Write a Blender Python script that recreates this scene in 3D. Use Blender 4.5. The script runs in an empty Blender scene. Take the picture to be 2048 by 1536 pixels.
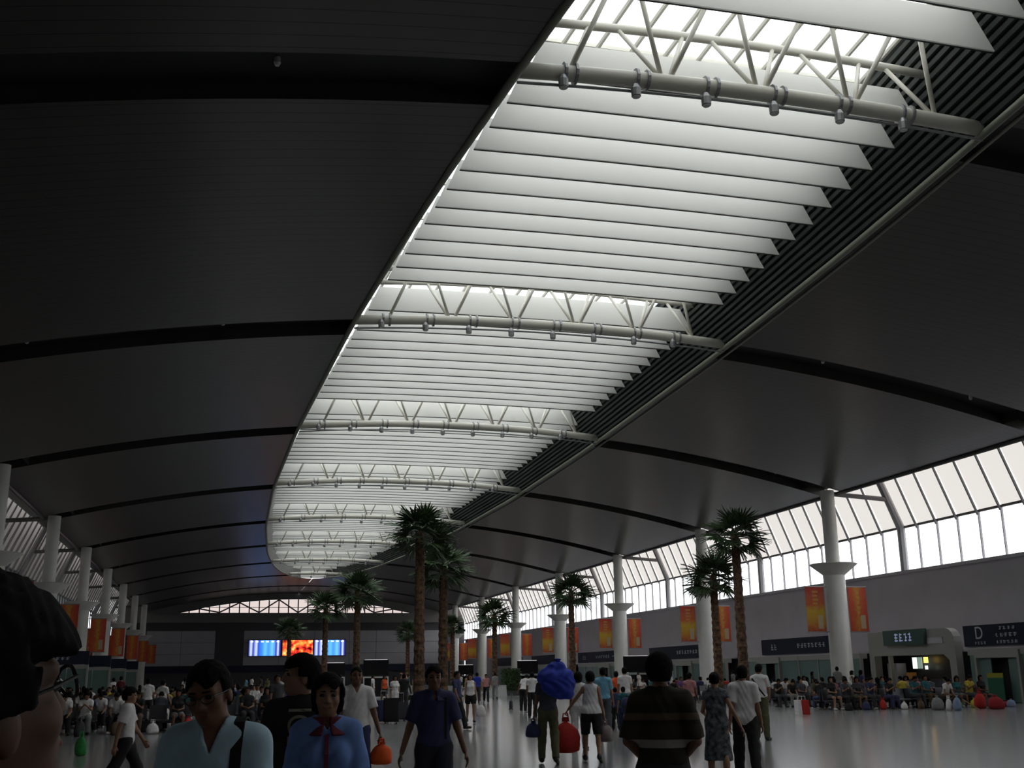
import bpy, bmesh, math, random
import numpy as np
from mathutils import Vector, Matrix
from mathutils.bvhtree import BVHTree

random.seed(7)
rng = np.random.RandomState(7)
SC = bpy.context.scene
COL = SC.collection
PI = math.pi

# ------------------------------------------------------------------ camera
FPX, YAW, PITCH, ROLL, EYE = 2179.7, 0.25719, 0.26005, -0.01338, 1.6
cam_data = bpy.data.cameras.new('camera')
cam_data.sensor_width = 36.0
cam_data.lens = FPX * 36.0 / 2048.0
cam_data.clip_start = 0.05
cam_data.clip_end = 900
camera = bpy.data.objects.new('camera', cam_data)
COL.objects.link(camera)
_f = Vector((math.sin(YAW) * math.cos(PITCH), math.cos(YAW) * math.cos(PITCH), math.sin(PITCH)))
_r = Vector((math.cos(YAW), -math.sin(YAW), 0))
_u = _r.cross(_f)
_r2 = math.cos(ROLL) * _r + math.sin(ROLL) * _u
_u2 = -math.sin(ROLL) * _r + math.cos(ROLL) * _u
_m = Matrix((_r2, _u2, -_f)).transposed().to_4x4()
_m.translation = (0, 0, EYE)
camera.matrix_world = _m
SC.camera = camera

# ------------------------------------------------------------------ world + exposure
world = bpy.data.worlds.new('overcast_sky')
SC.world = world
world.use_nodes = True
wn = world.node_tree
bg = wn.nodes['Background']
bg.inputs['Color'].default_value = (0.95, 0.975, 1.0, 1)
bg.inputs['Strength'].default_value = 2.5
SC.view_settings.view_transform = 'Standard'
SC.view_settings.look = 'None'
SC.view_settings.gamma = 1.0
SC.view_settings.use_curve_mapping = False
SC.view_settings.exposure = 0.0


def ray(x, y):
    return _f + _r2 * ((x - 1024) / FPX) + _u2 * ((768 - y) / FPX)


def at_range(x, rng_m, y=1352):
    """ground position seen in column x of the photograph, rng_m metres away"""
    d = ray(x, y)
    k = rng_m / math.hypot(d.x, d.y)
    return (d.x * k, d.y * k)


def at_floor(x, y):
    d = ray(x, y)
    k = -EYE / d.z
    return (d.x * k, d.y * k)


# ------------------------------------------------------------------ materials
MATS = {}


def mat(name, col, rough=0.6, metal=0.0, var=0.0, scale=8.0, bump=0.0, spec=0.5, coat=0.0):
    if name in MATS:
        return MATS[name]
    m = bpy.data.materials.new(name)
    m.use_nodes = True
    nt = m.node_tree
    b = nt.nodes['Principled BSDF']
    b.inputs['Base Color'].default_value = (*col, 1)
    b.inputs['Roughness'].default_value = rough
    b.inputs['Metallic'].default_value = metal
    b.inputs['Specular IOR Level'].default_value = spec
    if coat:
        b.inputs['Coat Weight'].default_value = coat
    if var or bump:
        tc = nt.nodes.new('ShaderNodeTexCoord')
        n = nt.nodes.new('ShaderNodeTexNoise')
        n.inputs['Scale'].default_value = scale
        n.inputs['Detail'].default_value = 4
        nt.links.new(tc.outputs['Object'], n.inputs['Vector'])
        if var:
            r = nt.nodes.new('ShaderNodeValToRGB')
            r.color_ramp.elements[0].position = 0.3
            r.color_ramp.elements[1].position = 0.7
            r.color_ramp.elements[0].color = (*[c * (1 - var) for c in col], 1)
            r.color_ramp.elements[1].color = (*[min(1, c * (1 + var)) for c in col], 1)
            nt.links.new(n.outputs['Fac'], r.inputs['Fac'])
            nt.links.new(r.outputs['Color'], b.inputs['Base Color'])
        if bump:
            bp = nt.nodes.new('ShaderNodeBump')
            bp.inputs['Strength'].default_value = bump
            bp.inputs['Distance'].default_value = 0.02
            nt.links.new(n.outputs['Fac'], bp.inputs['Height'])
            nt.links.new(bp.outputs['Normal'], b.inputs['Normal'])
    MATS[name] = m
    return m


def emit_mat(name, col, strength):
    if name in MATS:
        return MATS[name]
    m = mat(name, col, 0.4)
    b = m.node_tree.nodes['Principled BSDF']
    b.inputs['Emission Color'].default_value = (*col, 1)
    b.inputs['Emission Strength'].default_value = strength
    return m


def glass_mat(name, tint, gloss=0.08, through=1.0):
    m = bpy.data.materials.new(name)
    m.use_nodes = True
    nt = m.node_tree
    nt.nodes.clear()
    out = nt.nodes.new('ShaderNodeOutputMaterial')
    mx = nt.nodes.new('ShaderNodeMixShader')
    t = nt.nodes.new('ShaderNodeBsdfTransparent')
    g = nt.nodes.new('ShaderNodeBsdfGlossy')
    t.inputs['Color'].default_value = (*tint, 1)
    g.inputs['Roughness'].default_value = 0.08
    mx.inputs['Fac'].default_value = gloss
    nt.links.new(t.outputs[0], mx.inputs[1])
    nt.links.new(g.outputs[0], mx.inputs[2])
    nt.links.new(mx.outputs[0], out.inputs['Surface'])
    MATS[name] = m
    return m


def translucent_mat(name, col, fac):
    m = bpy.data.materials.new(name)
    m.use_nodes = True
    nt = m.node_tree
    nt.nodes.clear()
    out = nt.nodes.new('ShaderNodeOutputMaterial')
    mx = nt.nodes.new('ShaderNodeMixShader')
    d = nt.nodes.new('ShaderNodeBsdfDiffuse')
    t = nt.nodes.new('ShaderNodeBsdfTranslucent')
    d.inputs['Color'].default_value = (*col, 1)
    t.inputs['Color'].default_value = (*col, 1)
    mx.inputs['Fac'].default_value = fac
    nt.links.new(d.outputs[0], mx.inputs[1])
    nt.links.new(t.outputs[0], mx.inputs[2])
    nt.links.new(mx.outputs[0], out.inputs['Surface'])
    MATS[name] = m
    return m


def band_mat(name, stops, axis=2, lo=0.0, hi=1.0, rough=0.7, interp='CONSTANT', noise=0.0, nscale=6.0):
    """colour bands along an object axis; stops = [(position 0..1, colour)]"""
    m = bpy.data.materials.new(name)
    m.use_nodes = True
    nt = m.node_tree
    b = nt.nodes['Principled BSDF']
    b.inputs['Roughness'].default_value = rough
    tc = nt.nodes.new('ShaderNodeTexCoord')
    sp = nt.nodes.new('ShaderNodeSeparateXYZ')
    nt.links.new(tc.outputs['Object'], sp.inputs[0])
    mr = nt.nodes.new('ShaderNodeMapRange')
    mr.inputs['From Min'].default_value = lo
    mr.inputs['From Max'].default_value = hi
    nt.links.new(sp.outputs[axis], mr.inputs['Value'])
    src = mr.outputs[0]
    if noise:
        n = nt.nodes.new('ShaderNodeTexNoise')
        n.inputs['Scale'].default_value = nscale
        n.inputs['Detail'].default_value = 3
        nt.links.new(tc.outputs['Object'], n.inputs['Vector'])
        ma = nt.nodes.new('ShaderNodeMath')
        ma.operation = 'MULTIPLY_ADD'
        ma.inputs[1].default_value = noise
        nt.links.new(n.outputs['Fac'], ma.inputs[0])
        ad = nt.nodes.new('ShaderNodeMath')
        ad.operation = 'SUBTRACT'
        ad.inputs[1].default_value = noise * 0.5
        nt.links.new(src, ma.inputs[2])
        nt.links.new(ma.outputs[0], ad.inputs[0])
        src = ad.outputs[0]
    r = nt.nodes.new('ShaderNodeValToRGB')
    r.color_ramp.interpolation = interp
    el = r.color_ramp.elements
    while len(el) < len(stops):
        el.new(0.5)
    for e, (p, c) in zip(el, stops):
        e.position = p
        e.color = (*c, 1)
    nt.links.new(src, r.inputs['Fac'])
    nt.links.new(r.outputs['Color'], b.inputs['Base Color'])
    MATS[name] = m
    return m


# ------------------------------------------------------------------ mesh helpers
class MB:
    def __init__(s):
        s.v = []
        s.f = []

    def add(s, v, f):
        o = len(s.v)
        s.v += [tuple(p) for p in v]
        s.f += [tuple(i + o for i in q) for q in f]
        return s

    def box(s, x0, x1, y0, y1, z0, z1):
        return s.add([(x0, y0, z0), (x1, y0, z0), (x1, y1, z0), (x0, y1, z0), (x0, y0, z1), (x1, y0, z1), (x1, y1, z1), (x0, y1, z1)],
                     [(0, 3, 2, 1), (4, 5, 6, 7), (0, 1, 5, 4), (1, 2, 6, 5), (2, 3, 7, 6), (3, 0, 4, 7)])

    def tube(s, pts, r, n=8, caps=True):
        pts = [Vector(p) for p in pts]
        rs = r if isinstance(r, (list, tuple)) else [r] * len(pts)
        vs, fs = [], []
        prev = None
        for i, p in enumerate(pts):
            t = (pts[min(i + 1, len(pts) - 1)] - pts[max(i - 1, 0)]).normalized()
            if prev is None:
                a = Vector((0, 0, 1)) if abs(t.z) < 0.9 else Vector((1, 0, 0))
                prev = t.cross(a).normalized()
            u = (prev - t * prev.dot(t)).normalized()
            w = t.cross(u)
            prev = u
            for k in range(n):
                a = 2 * PI * k / n
                vs.append(p + (u * math.cos(a) + w * math.sin(a)) * rs[i])
        for i in range(len(pts) - 1):
            for k in range(n):
                k2 = (k + 1) % n
                fs.append((i * n + k, i * n + k2, (i + 1) * n + k2, (i + 1) * n + k))
        if caps:
            fs.append(tuple(range(n - 1, -1, -1)))
            fs.append(tuple(range((len(pts) - 1) * n, len(pts) * n)))
        return s.add(vs, fs)

    def lathe(s, prof, n=16, c=(0, 0), caps=True):
        vs, fs = [], []
        for r, z in prof:
            for k in range(n):
                a = 2 * PI * k / n
                vs.append((c[0] + r * math.cos(a), c[1] + r * math.sin(a), z))
        for i in range(len(prof) - 1):
            for k in range(n):
                k2 = (k + 1) % n
                fs.append((i * n + k, i * n + k2, (i + 1) * n + k2, (i + 1) * n + k))
        if caps:
            fs.append(tuple(range(n - 1, -1, -1)))
            fs.append(tuple(range((len(prof) - 1) * n, len(prof) * n)))
        return s.add(vs, fs)

    def prism(s, poly, axis, a, b):
        """poly: 2-D points in the plane normal to axis, extruded from a to b"""
        def P(q, t):
            if axis == 0:
                return (t, q[0], q[1])
            if axis == 1:
                return (q[0], t, q[1])
            return (q[0], q[1], t)
        n = len(poly)
        vs = [P(q, a) for q in poly] + [P(q, b) for q in poly]
        fs = [tuple(range(n - 1, -1, -1)), tuple(range(n, 2 * n))]
        fs += [(i, (i + 1) % n, n + (i + 1) % n, n + i) for i in range(n)]
        return s.add(vs, fs)

    def sheet(s, rows):
        """rows: list of equally long lists of points"""
        n = len(rows[0])
        vs = [p for r in rows for p in r]
        fs = [(i * n + k, i * n + k + 1, (i + 1) * n + k + 1, (i + 1) * n + k) for i in range(len(rows) - 1) for k in range(n - 1)]
        return s.add(vs, fs)

    def mesh(s, name, smooth=False, fix=True):
        me = bpy.data.meshes.new(name)
        me.from_pydata(s.v, [], s.f)
        if fix:
            bm = bmesh.new()
            bm.from_mesh(me)
            bmesh.ops.recalc_face_normals(bm, faces=bm.faces)
            bm.to_mesh(me)
            bm.free()
        if smooth:
            me.polygons.foreach_set('use_smooth', [True] * len(me.polygons))
        me.update()
        return me


def put(name, me, m=None, parent=None, loc=(0, 0, 0), rz=0.0):
    if isinstance(me, MB):
        me = me.mesh(name)
    o = bpy.data.objects.new(name, me)
    COL.objects.link(o)
    if m is not None:
        m = MATS[m] if isinstance(m, str) else m
        if len(me.materials) == 0:
            me.materials.append(m)
        if me.materials[0] != m:
            o.material_slots[0].link = 'OBJECT'
            o.material_slots[0].material = m
    o.parent = parent
    o.location = loc
    o.rotation_euler = (0, 0, rz)
    return o


def empty(name, loc=(0, 0, 0), rz=0.0, parent=None):
    o = bpy.data.objects.new(name, None)
    COL.objects.link(o)
    o.location = loc
    o.rotation_euler = (0, 0, rz)
    o.empty_display_size = 0.2
    o.parent = parent
    return o


def tag(o, label, cat, group=None):
    o['label'] = label
    o['category'] = cat
    if group:
        o['group'] = group
    return o


def struct(o, label=None):
    o['kind'] = 'structure'
    if label:
        o['label'] = label
        o['category'] = o.name.split('_')[0]
    return o


def copy_tree(o, parent=None):
    c = o.copy()
    COL.objects.link(c)
    c.parent = parent
    for ch in list(o.children):
        copy_tree(ch, c)
    return c


ORD = ['first', 'second', 'third', 'fourth', 'fifth', 'sixth', 'seventh', 'eighth', 'ninth', 'tenth', 'eleventh', 'twelfth', 'thirteenth', 'fourteenth', 'fifteenth', 'sixteenth', 'seventeenth', 'eighteenth']

# ------------------------------------------------------------------ shared materials
mat('floor_stone', (0.235, 0.235, 0.235), 0.16, 0.0, 0.10, 0.6)
mat('ceiling_metal', (0.065, 0.065, 0.060), 0.30, 0.35, 0.06, 0.4)
_m1 = MATS['ceiling_metal'].node_tree          # fine joints between the ceiling strips
_b1 = _m1.nodes['Principled BSDF']
_tc = _m1.nodes.new('ShaderNodeTexCoord')
_sp = _m1.nodes.new('ShaderNodeSeparateXYZ')
_mu = _m1.nodes.new('ShaderNodeMath'); _mu.operation = 'MULTIPLY'; _mu.inputs[1].default_value = 2.2
_fr = _m1.nodes.new('ShaderNodeMath'); _fr.operation = 'FRACT'
_lt = _m1.nodes.new('ShaderNodeMath'); _lt.operation = 'LESS_THAN'; _lt.inputs[1].default_value = 0.07
_mx = _m1.nodes.new('ShaderNodeMix'); _mx.data_type = 'RGBA'
_src = _b1.inputs['Base Color'].links[0].from_socket
_m1.links.new(_tc.outputs['Object'], _sp.inputs[0])
_m1.links.new(_sp.outputs[1], _mu.inputs[0])
_m1.links.new(_mu.outputs[0], _fr.inputs[0])
_m1.links.new(_fr.outputs[0], _lt.inputs[0])
_m1.links.new(_lt.outputs[0], _mx.inputs['Factor'])
_m1.links.new(_src, _mx.inputs['A'])
_mx.inputs['B'].default_value = (0.02, 0.02, 0.02, 1)
_m1.links.new(_mx.outputs['Result'], _b1.inputs['Base Color'])
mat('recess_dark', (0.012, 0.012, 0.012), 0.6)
mat('lip_metal', (0.22, 0.23, 0.18), 0.45, 0.2)
mat('slat_dark', (0.035, 0.045, 0.04), 0.5)
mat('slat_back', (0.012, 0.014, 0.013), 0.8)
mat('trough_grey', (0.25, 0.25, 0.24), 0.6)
translucent_mat('blade_white', (0.91, 0.905, 0.875), 0.42)
mat('edge_silhouette', (0.07, 0.075, 0.07), 0.6)  # dark tone paints the silhouette of the blades' lower edges
mat('truss_cream', (0.68, 0.66, 0.58), 0.45)
mat('clamp_steel', (0.30, 0.30, 0.31), 0.4, 0.6)
mat('column_white', (0.74, 0.74, 0.70), 0.4, 0, 0.05, 1.5)
mat('wall_grey', (0.62, 0.59, 0.63), 0.6, 0, 0.05, 0.5)
mat('panel_light', (0.42, 0.41, 0.44), 0.5, 0, 0.05, 0.7)
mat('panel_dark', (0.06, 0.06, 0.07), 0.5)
mat('fascia_grey', (0.24, 0.235, 0.23), 0.6, 0, 0.04, 0.5)
mat('mullion_grey', (0.20, 0.19, 0.19), 0.5)
mat('mullion_pale', (0.45, 0.44, 0.45), 0.5)
mat('sign_navy', (0.022, 0.026, 0.050), 0.65, 0, 0, 8, 0, 0.25)
mat('sign_text', (0.65, 0.67, 0.72), 0.5)
mat('sign_green', (0.05, 0.11, 0.09), 0.5)
mat('booth_green', (0.16, 0.25, 0.23), 0.35, 0, 0.06, 0.8)
mat('booth_frame', (0.40, 0.40, 0.37), 0.5)
mat('booth_dark', (0.02, 0.022, 0.022), 0.4)
mat('black_plastic', (0.012, 0.012, 0.013), 0.35)
mat('kiosk_white', (0.6, 0.6, 0.6), 0.4)
mat('screen_off', (0.01, 0.01, 0.012), 0.15)
mat('trunk_bark', (0.10, 0.055, 0.03), 0.9, 0, 0.85, 7.0, 0.6)
mat('frond_green', (0.045, 0.085, 0.03), 0.55, 0, 0.35, 1.2)
mat('petiole_green', (0.07, 0.09, 0.03), 0.6)
mat('hedge_green', (0.035, 0.07, 0.02), 0.7, 0, 0.5, 12)
mat('planter_pale', (0.42, 0.42, 0.40), 0.5)
mat('soil', (0.03, 0.02, 0.015), 0.95)
mat('seat_steel', (0.10, 0.10, 0.11), 0.35, 0.6)
mat('outdoor_grey', (0.20, 0.20, 0.20), 0.9)
emit_mat('lamp_white', (1.0, 0.97, 0.9), 1.6)
emit_mat('strip_light', (0.9, 0.85, 0.85), 0.5)
emit_mat('board_dim', (0.5, 0.7, 0.6), 0.35)
emit_mat('lamp_warm', (1.0, 0.62, 0.12), 2.2)
emit_mat('lamp_blue', (0.12, 0.25, 1.0), 1.5)
emit_mat('board_light', (0.9, 0.95, 0.9), 1.2)
glass_mat('roof_glass', (0.93, 0.95, 0.95), 0.06)
glass_mat('rose_glass', (0.36, 0.30, 0.28), 0.06)
glass_mat('clear_glass', (0.93, 0.94, 0.95), 0.06)
translucent_mat('fritted_panel', (0.86, 0.80, 0.74), 0.5)

# ------------------------------------------------------------------ hall geometry
S = 18.0
TY = [20.767 + S * i for i in range(-3, 10)]       # frame lines, TY[3] is the nearest truss in view
XC, XCL, XCR = 11.6, -10.75, 33.95
Y0, Y1 = TY[0], 180.0
XE_L, XE_R = XC - 23.0, XC + 23.0                   # outer edges of the dark ceiling
XW_L, XW_R = XC - 27.2, XC + 27.2                   # facades


def zc(x):
    return 14.54 - 0.00556 * (x - XC) ** 2


_hy = np.array([-12, -8, 0, 8, 18, 27, 38.5, 58, 76, 96, 118, 132, 141, 147, 151, 152.5])
_hw = np.array([0, 1.5, 3.2, 4.4, 5.7, 6.65, 7.5, 8.35, 8.7, 8.4, 7.4, 6.2, 4.9, 3.5, 1.9, 0])
_fy = np.linspace(-12, 152.5, 660)
_fw = np.interp(_fy, _hy, _hw)
_k = np.ones(25) / 25
_fs = np.convolve(np.pad(_fw, 12, mode='edge'), _k, 'valid')
_end = np.clip((152.5 - _fy) / 8, 0, 1)
_fw = _fs * _end + np.sqrt(np.clip((152.5 - _fy) / 8, 0, 1)) * 4.4 * (1 - _end)
_fw[0] = 0.02
_fw[-1] = 0.02


def hw(y):
    return float(np.interp(y, _fy, _fw, left=0.02, right=0.02))


# floor
fl = put('floor', MB().box(XW_L, XW_R, Y0, Y1, -0.3, 0.0), 'floor_stone')
struct(fl, 'polished grey stone floor of the hall mirroring the windows')

# ceiling: one dark metal panel field per bay and side, recessed black strips on the frame lines
ceil = struct(empty('ceiling', (XC, Y0, 14.5)), 'dark glossy curved metal ceiling around the long skylight')


def ceil_field(side, ya, yb, lift, nv, nu=14):
    rows = []
    for j in range(nv + 1):
        y = ya + (yb - ya) * j / nv
        e, l = (XE_L, XC - hw(y)) if side < 0 else (XE_R, XC + hw(y))
        rows.append([(e + (l - e) * i / nu - XC, y - Y0, zc(e + (l - e) * i / nu) + lift - 14.5) for i in range(nu + 1)])
    return rows


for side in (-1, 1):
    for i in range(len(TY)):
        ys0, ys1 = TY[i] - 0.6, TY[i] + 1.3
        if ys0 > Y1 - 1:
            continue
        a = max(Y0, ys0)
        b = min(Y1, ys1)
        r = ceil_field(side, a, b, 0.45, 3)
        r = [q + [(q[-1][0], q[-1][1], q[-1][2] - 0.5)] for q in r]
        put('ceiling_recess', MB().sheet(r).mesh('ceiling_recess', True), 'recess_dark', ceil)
        nxt = min(Y1, TY[i] + S - 0.6)
        if nxt > b + 0.5:
            rows = ceil_field(side, b, nxt, 0.0, 18)
            # turned-up ends close the step to the recess
            lo = [(p[0], p[1], p[2] + 0.45) for p in rows[0]]
            hi = [(p[0], p[1], p[2] + 0.45) for p in rows[-1]]
            put('ceiling_panel', MB().sheet([lo] + rows + [hi]).mesh('ceiling_panel', False, False), 'ceiling_metal', ceil)
        # small downlights in the recess
        if 2 <= i <= 7:
            for q in ((0.3, 0.72) if side < 0 else (0.3, 0.75)):
                e, l = (XE_L, XC - hw(TY[i])) if side < 0 else (XE_R, XC + hw(TY[i]))
                x = l + (e - l) * q
                g = MB().lathe([(0.05, zc(x) + 0.26), (0.075, zc(x) + 0.32), (0.06, zc(x) + 0.5)], 10)
                g.v = [(p[0] + x - XC, p[1] + TY[i] + 0.35 - Y0, p[2] - 14.5) for p in g.v]
                put('downlight', g, 'kiosk_white', ceil)

# ------------------------------------------------------------------ skylight
sky = struct(empty('window_1', (XC, 70, 14.2)), 'long boat-shaped louvred skylight glowing white in the ceiling')


def loop_pts(side):
    return [(XC + side * float(w), float(y)) for y, w in zip(_fy[::6], _fw[::6])]


def endk(y):
    """the trough walls stand up straight towards the rounded far end"""
    return 1.0 if y < 100 else min(1.0, (hw(y) / 7.6) ** 2)


def offset_line(pts, side, d):
    out = []
    n = len(pts)
    for i, p in enumerate(pts):
        a, b = pts[max(0, i - 1)], pts[min(n - 1, i + 1)]
        tx, ty = b[0] - a[0], b[1] - a[1]
        L = math.hypot(tx, ty)
        nx, ny = -ty / L * side, tx / L * side
        k = endk(p[1])
        x = p[0] + nx * d * k
        x = max(x, XC) if side > 0 else min(x, XC)
        out.append((x, p[1] + ny * d * k))
    return out


def lp(p, h):
    return (p[0] - XC, p[1] - 70, zc(p[0]) + h - 14.2)


for side in (-1, 1):
    base = loop_pts(side)
    base = [p for p in base if p[1] > -11]
    # rounded metal lip
    pts = [(p[0] - XC, p[1] - 70, zc(p[0]) - 14.2) for p in base]
    put('skylight_lip', MB().tube(pts, 0.10, 8).mesh('skylight_lip', True), 'lip_metal', sky)
    if side > 0:
        sl = 0.5
        rows = [[(q[0] - XC, q[1] - 70, zc(p[0]) + h - 14.2) for p, q in zip(base, offset_line(base, 1, sl * h - 0.14))] for h in (0.0, 1.5, 3.1)]
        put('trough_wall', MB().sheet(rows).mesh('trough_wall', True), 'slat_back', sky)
        for k in range(14):
            h = 0.18 + 0.2 * k
            ra = [(q[0] - XC, q[1] - 70, zc(p[0]) + h - 14.2) for p, q in zip(base, offset_line(base, 1, sl * h))]
            rb = [(q[0] - XC, q[1] - 70, zc(p[0]) + h + 0.10 - 14.2) for p, q in zip(base, offset_line(base, 1, sl * h + 0.05))]
            rc = [(q[0] - XC, q[1] - 70, zc(p[0]) + h + 0.10 - 14.2) for p, q in zip(base, offset_line(base, 1, sl * h - 0.08))]
            rd = [(q[0] - XC, q[1] - 70, zc(p[0]) + h - 14.2) for p, q in zip(base, offset_line(base, 1, sl * h - 0.08))]
            put('slat', MB().sheet([ra, rb, rc, rd, ra]).mesh('slat'), 'slat_dark', sky)
    else:
        sl = 0.3
        rows = [[(q[0] - XC, q[1] - 70, zc(p[0]) + h - 14.2) for p, q in zip(base, offset_line(base, -1, sl * h))] for h in (0.0, 1.5, 3.1)]
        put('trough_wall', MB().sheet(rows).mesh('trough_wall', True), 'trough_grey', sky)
    # light bead line beside the lip
    if side > 0:
        o2 = offset_line(base, 1, -0.35)
        put('lip_bead', MB().tube([(q[0] - XC, q[1] - 70, zc(q[0]) - 0.02 - 14.2) for q in o2], 0.05, 6).mesh('lip_bead', True), 'lip_metal', sky)

put('end_blocker', MB().prism([(-2.3, 14.5 - 14.2), (2.3, 14.5 - 14.2), (2.3, 17.75 - 14.2), (-2.3, 17.75 - 14.2)], 1, 151.2 - 70, 151.3 - 70), 'blade_white', sky)  # added white blocker, keeps direct sky out of the skylight's far end

# glass roof over the trough in panes with glazing bars
PY = np.arange(-9, 151.9, 3.0)
for a, b in zip(PY[:-1], PY[1:]):
    wa, wb = max(0.4, hw(a) - 0.6 * endk(a)), max(0.4, hw(b) - 0.6 * endk(b))
    for k in range(4):
        u0, u1 = -1 + k * 0.5 + 0.004, -1 + (k + 1) * 0.5 - 0.004
        z = 3.05
        q = [(u0 * wa, a - 70 + 0.04, zc(XC + u0 * wa) + z - 14.2), (u1 * wa, a - 70 + 0.04, zc(XC + u1 * wa) + z - 14.2),
             (u1 * wb, b - 70 - 0.04, zc(XC + u1 * wb) + z - 14.2), (u0 * wb, b - 70 - 0.04, zc(XC + u0 * wb) + z - 14.2)]
        put('pane', MB().add(q, [(0, 1, 2, 3)]).mesh('pane', False, False), 'roof_glass', sky)
for y in PY:
    w = max(0.3, hw(y) - 0.5)
    put('glazing_bar', MB().box(-w, w, y - 70 - 0.06, y - 70 + 0.06, zc(XC) + 2.92 - 14.2, zc(XC) + 3.02 - 14.2), 'truss_cream', sky)
for u in [-1 + q / 6.0 for q in range(13)]:
    pts = [(u * max(0.3, hw(y) - 0.6), y - 70, zc(XC + u * (hw(y) - .6)) + 2.95 - 14.2) for y in PY]
    put('glazing_bar', MB().tube(pts, 0.07, 6), 'truss_cream', sky)

# louvre blades: twelve in each bay between the trusses
for i in range(2, 11):
    for k in range(12):
        y = TY[i] + 1.75 + k * (S - 3.5) / 11.0
        if y < -4 or y > 151.6:
            continue
        w = hw(y)
        zb = zc(XC) + 1.0
        zt = zb + 0.95
        gl = 0.95 - 0.5 * min(1.0, max(0.0, (y - 35) / 40.0))
        ek = endk(y)
        xl0, xl1 = -w + gl * ek, -w + (gl + 0.4) * ek
        xr0, xr1 = w - 0.66 * ek, w - 1.16 * ek
        if xr1 - xl1 < 0.8:
            xl0, xl1, xr0, xr1 = -w * 0.8, -w * 0.7, w * 0.8, w * 0.7
        if w < 0.3:
            continue
        poly = [(xl0, zb - 14.2), (xr0, zb - 14.2), (xr1, zt - 14.2), (xl1, zt - 14.2)]
        # blade follows the slight vault: three segments
        g = MB()
        N = 6
        for t in (-0.05, 0.05):
            lo = [(xl0 + (xr0 - xl0) * q / N) for q in range(N + 1)]
            hi = [(xl1 + (xr1 - xl1) * q / N) for q in range(N + 1)]
            g.v += [(x, y - 70 + t, zc(XC + 0.6 * x) + 1.0 - 14.2) for x in lo] + [(x, y - 70 + t, zc(XC + 0.6 * x) + 1.95 - 14.2) for x in hi]
        M = N + 1
        for q in range(N):
            g.f += [(q, q + 1, M + q + 1, M + q), (2 * M + q, 3 * M + q, 3 * M + q + 1, 2 * M + q + 1),
                    (q, 2 * M + q, 2 * M + q + 1, q + 1), (M + q, M + q + 1, 3 * M + q + 1, 3 * M + q)]
        g.f += [(0, M, 3 * M, 2 * M), (N, 2 * M + N, 3 * M + N, M + N)]
        bl = put('louver_blade', g, 'blade_white', sky)
        pts = [(x, y - 70, zc(XC + 0.6 * x) + 1.0 - 14.2 - 0.02) for x in [(xl0 + (xr0 - xl0) * q / N) for q in range(N + 1)]]
        put('blade_edge_shade', MB().tube(pts, 0.022, 4), 'edge_silhouette', bl)  # thin tube coloured dark for the shade on the backlit lower edge

# ------------------------------------------------------------------ roof trusses across the skylight
near_names = ['nearest, with clamps and spotlights in plain view', 'second from the camera, above the hall', 'third from the camera', 'fourth from the camera', 'fifth from the camera', 'sixth from the camera', 'seventh from the camera', 'farthest, by the rounded skylight end']
for n, i in enumerate(range(3, 11)):
    y = TY[i]
    w = hw(y)
    if w < 1.5:
        continue
    tr = tag(empty('roof_truss', (XC, y, zc(XC))), 'cream tubular roof truss crossing the skylight, ' + near_names[n], 'truss', 'roof trusses under the skylight')
    L = w - 0.05
    xs = [-L + 2 * L * q / 14 for q in range(15)]
    zz = lambda x: zc(XC + x) - zc(XC)
    put('bottom_chord', MB().tube([(x, 0, zz(x) + 0.18) for x in xs], 0.185, 12).mesh('bottom_chord', True), 'truss_cream', tr)
    for s in (-0.75, 0.75):
        wt = w - 0.9
        put('top_chord', MB().tube([(-wt + 2 * wt * q / 10, s, zz(-wt + 2 * wt * q / 10) + 1.95) for q in range(11)], 0.11, 8).mesh('top_chord', True), 'truss_cream', tr)
    nn = max(2, int(round(2 * w / 2.55)))
    for q in range(nn):
        x = -w + 2 * w * (q + 0.5) / nn
        for s in (-0.75, 0.75):
            for dx in (-0.62, 0.62):
                if abs(x + dx) > w - 0.9:
                    continue
                put('brace', MB().tube([(x + dx * 0.15, 0, zz(x) + 0.25), (x + dx * 1.35, s, zz(x + dx) + 1.93)], 0.06, 6).mesh('brace', True), 'truss_cream', tr)
    nc = max(2, int(round(2 * w / 1.62)))
    for q in range(nc):
        x = -w + 2 * w * (q + 0.75) / nc
        if abs(x) > w - 0.7:
            continue
        for dx in (-0.13, 0.13):
            g = MB().tube([(x + dx - 0.03, 0, zz(x) + 0.18), (x + dx + 0.03, 0, zz(x) + 0.18)], 0.245, 12)
            put('clamp_ring', g, 'clamp_steel', tr)
        lampb = put('spotlight', MB().lathe([(0.05, -0.42), (0.11, -0.40), (0.12, -0.22), (0.06, -0.10)], 10, (x - 0.2, -0.16)), 'clamp_steel', tr)
        put('spotlight_lens', MB().lathe([(0.09, -0.425), (0.09, -0.41)], 10, (x - 0.2, -0.16)), 'kiosk_white', lampb)
    put('conduit', MB().tube([(x, -0.05, zz(x) - 0.16) for x in xs], 0.035, 6), 'clamp_steel', tr)

# ------------------------------------------------------------------ side walls: grey wall, clear clerestory, leaning pale panels
ZS, ZE, ZT = 7.05, 9.7, 13.3
LEAN = 1.5


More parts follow.
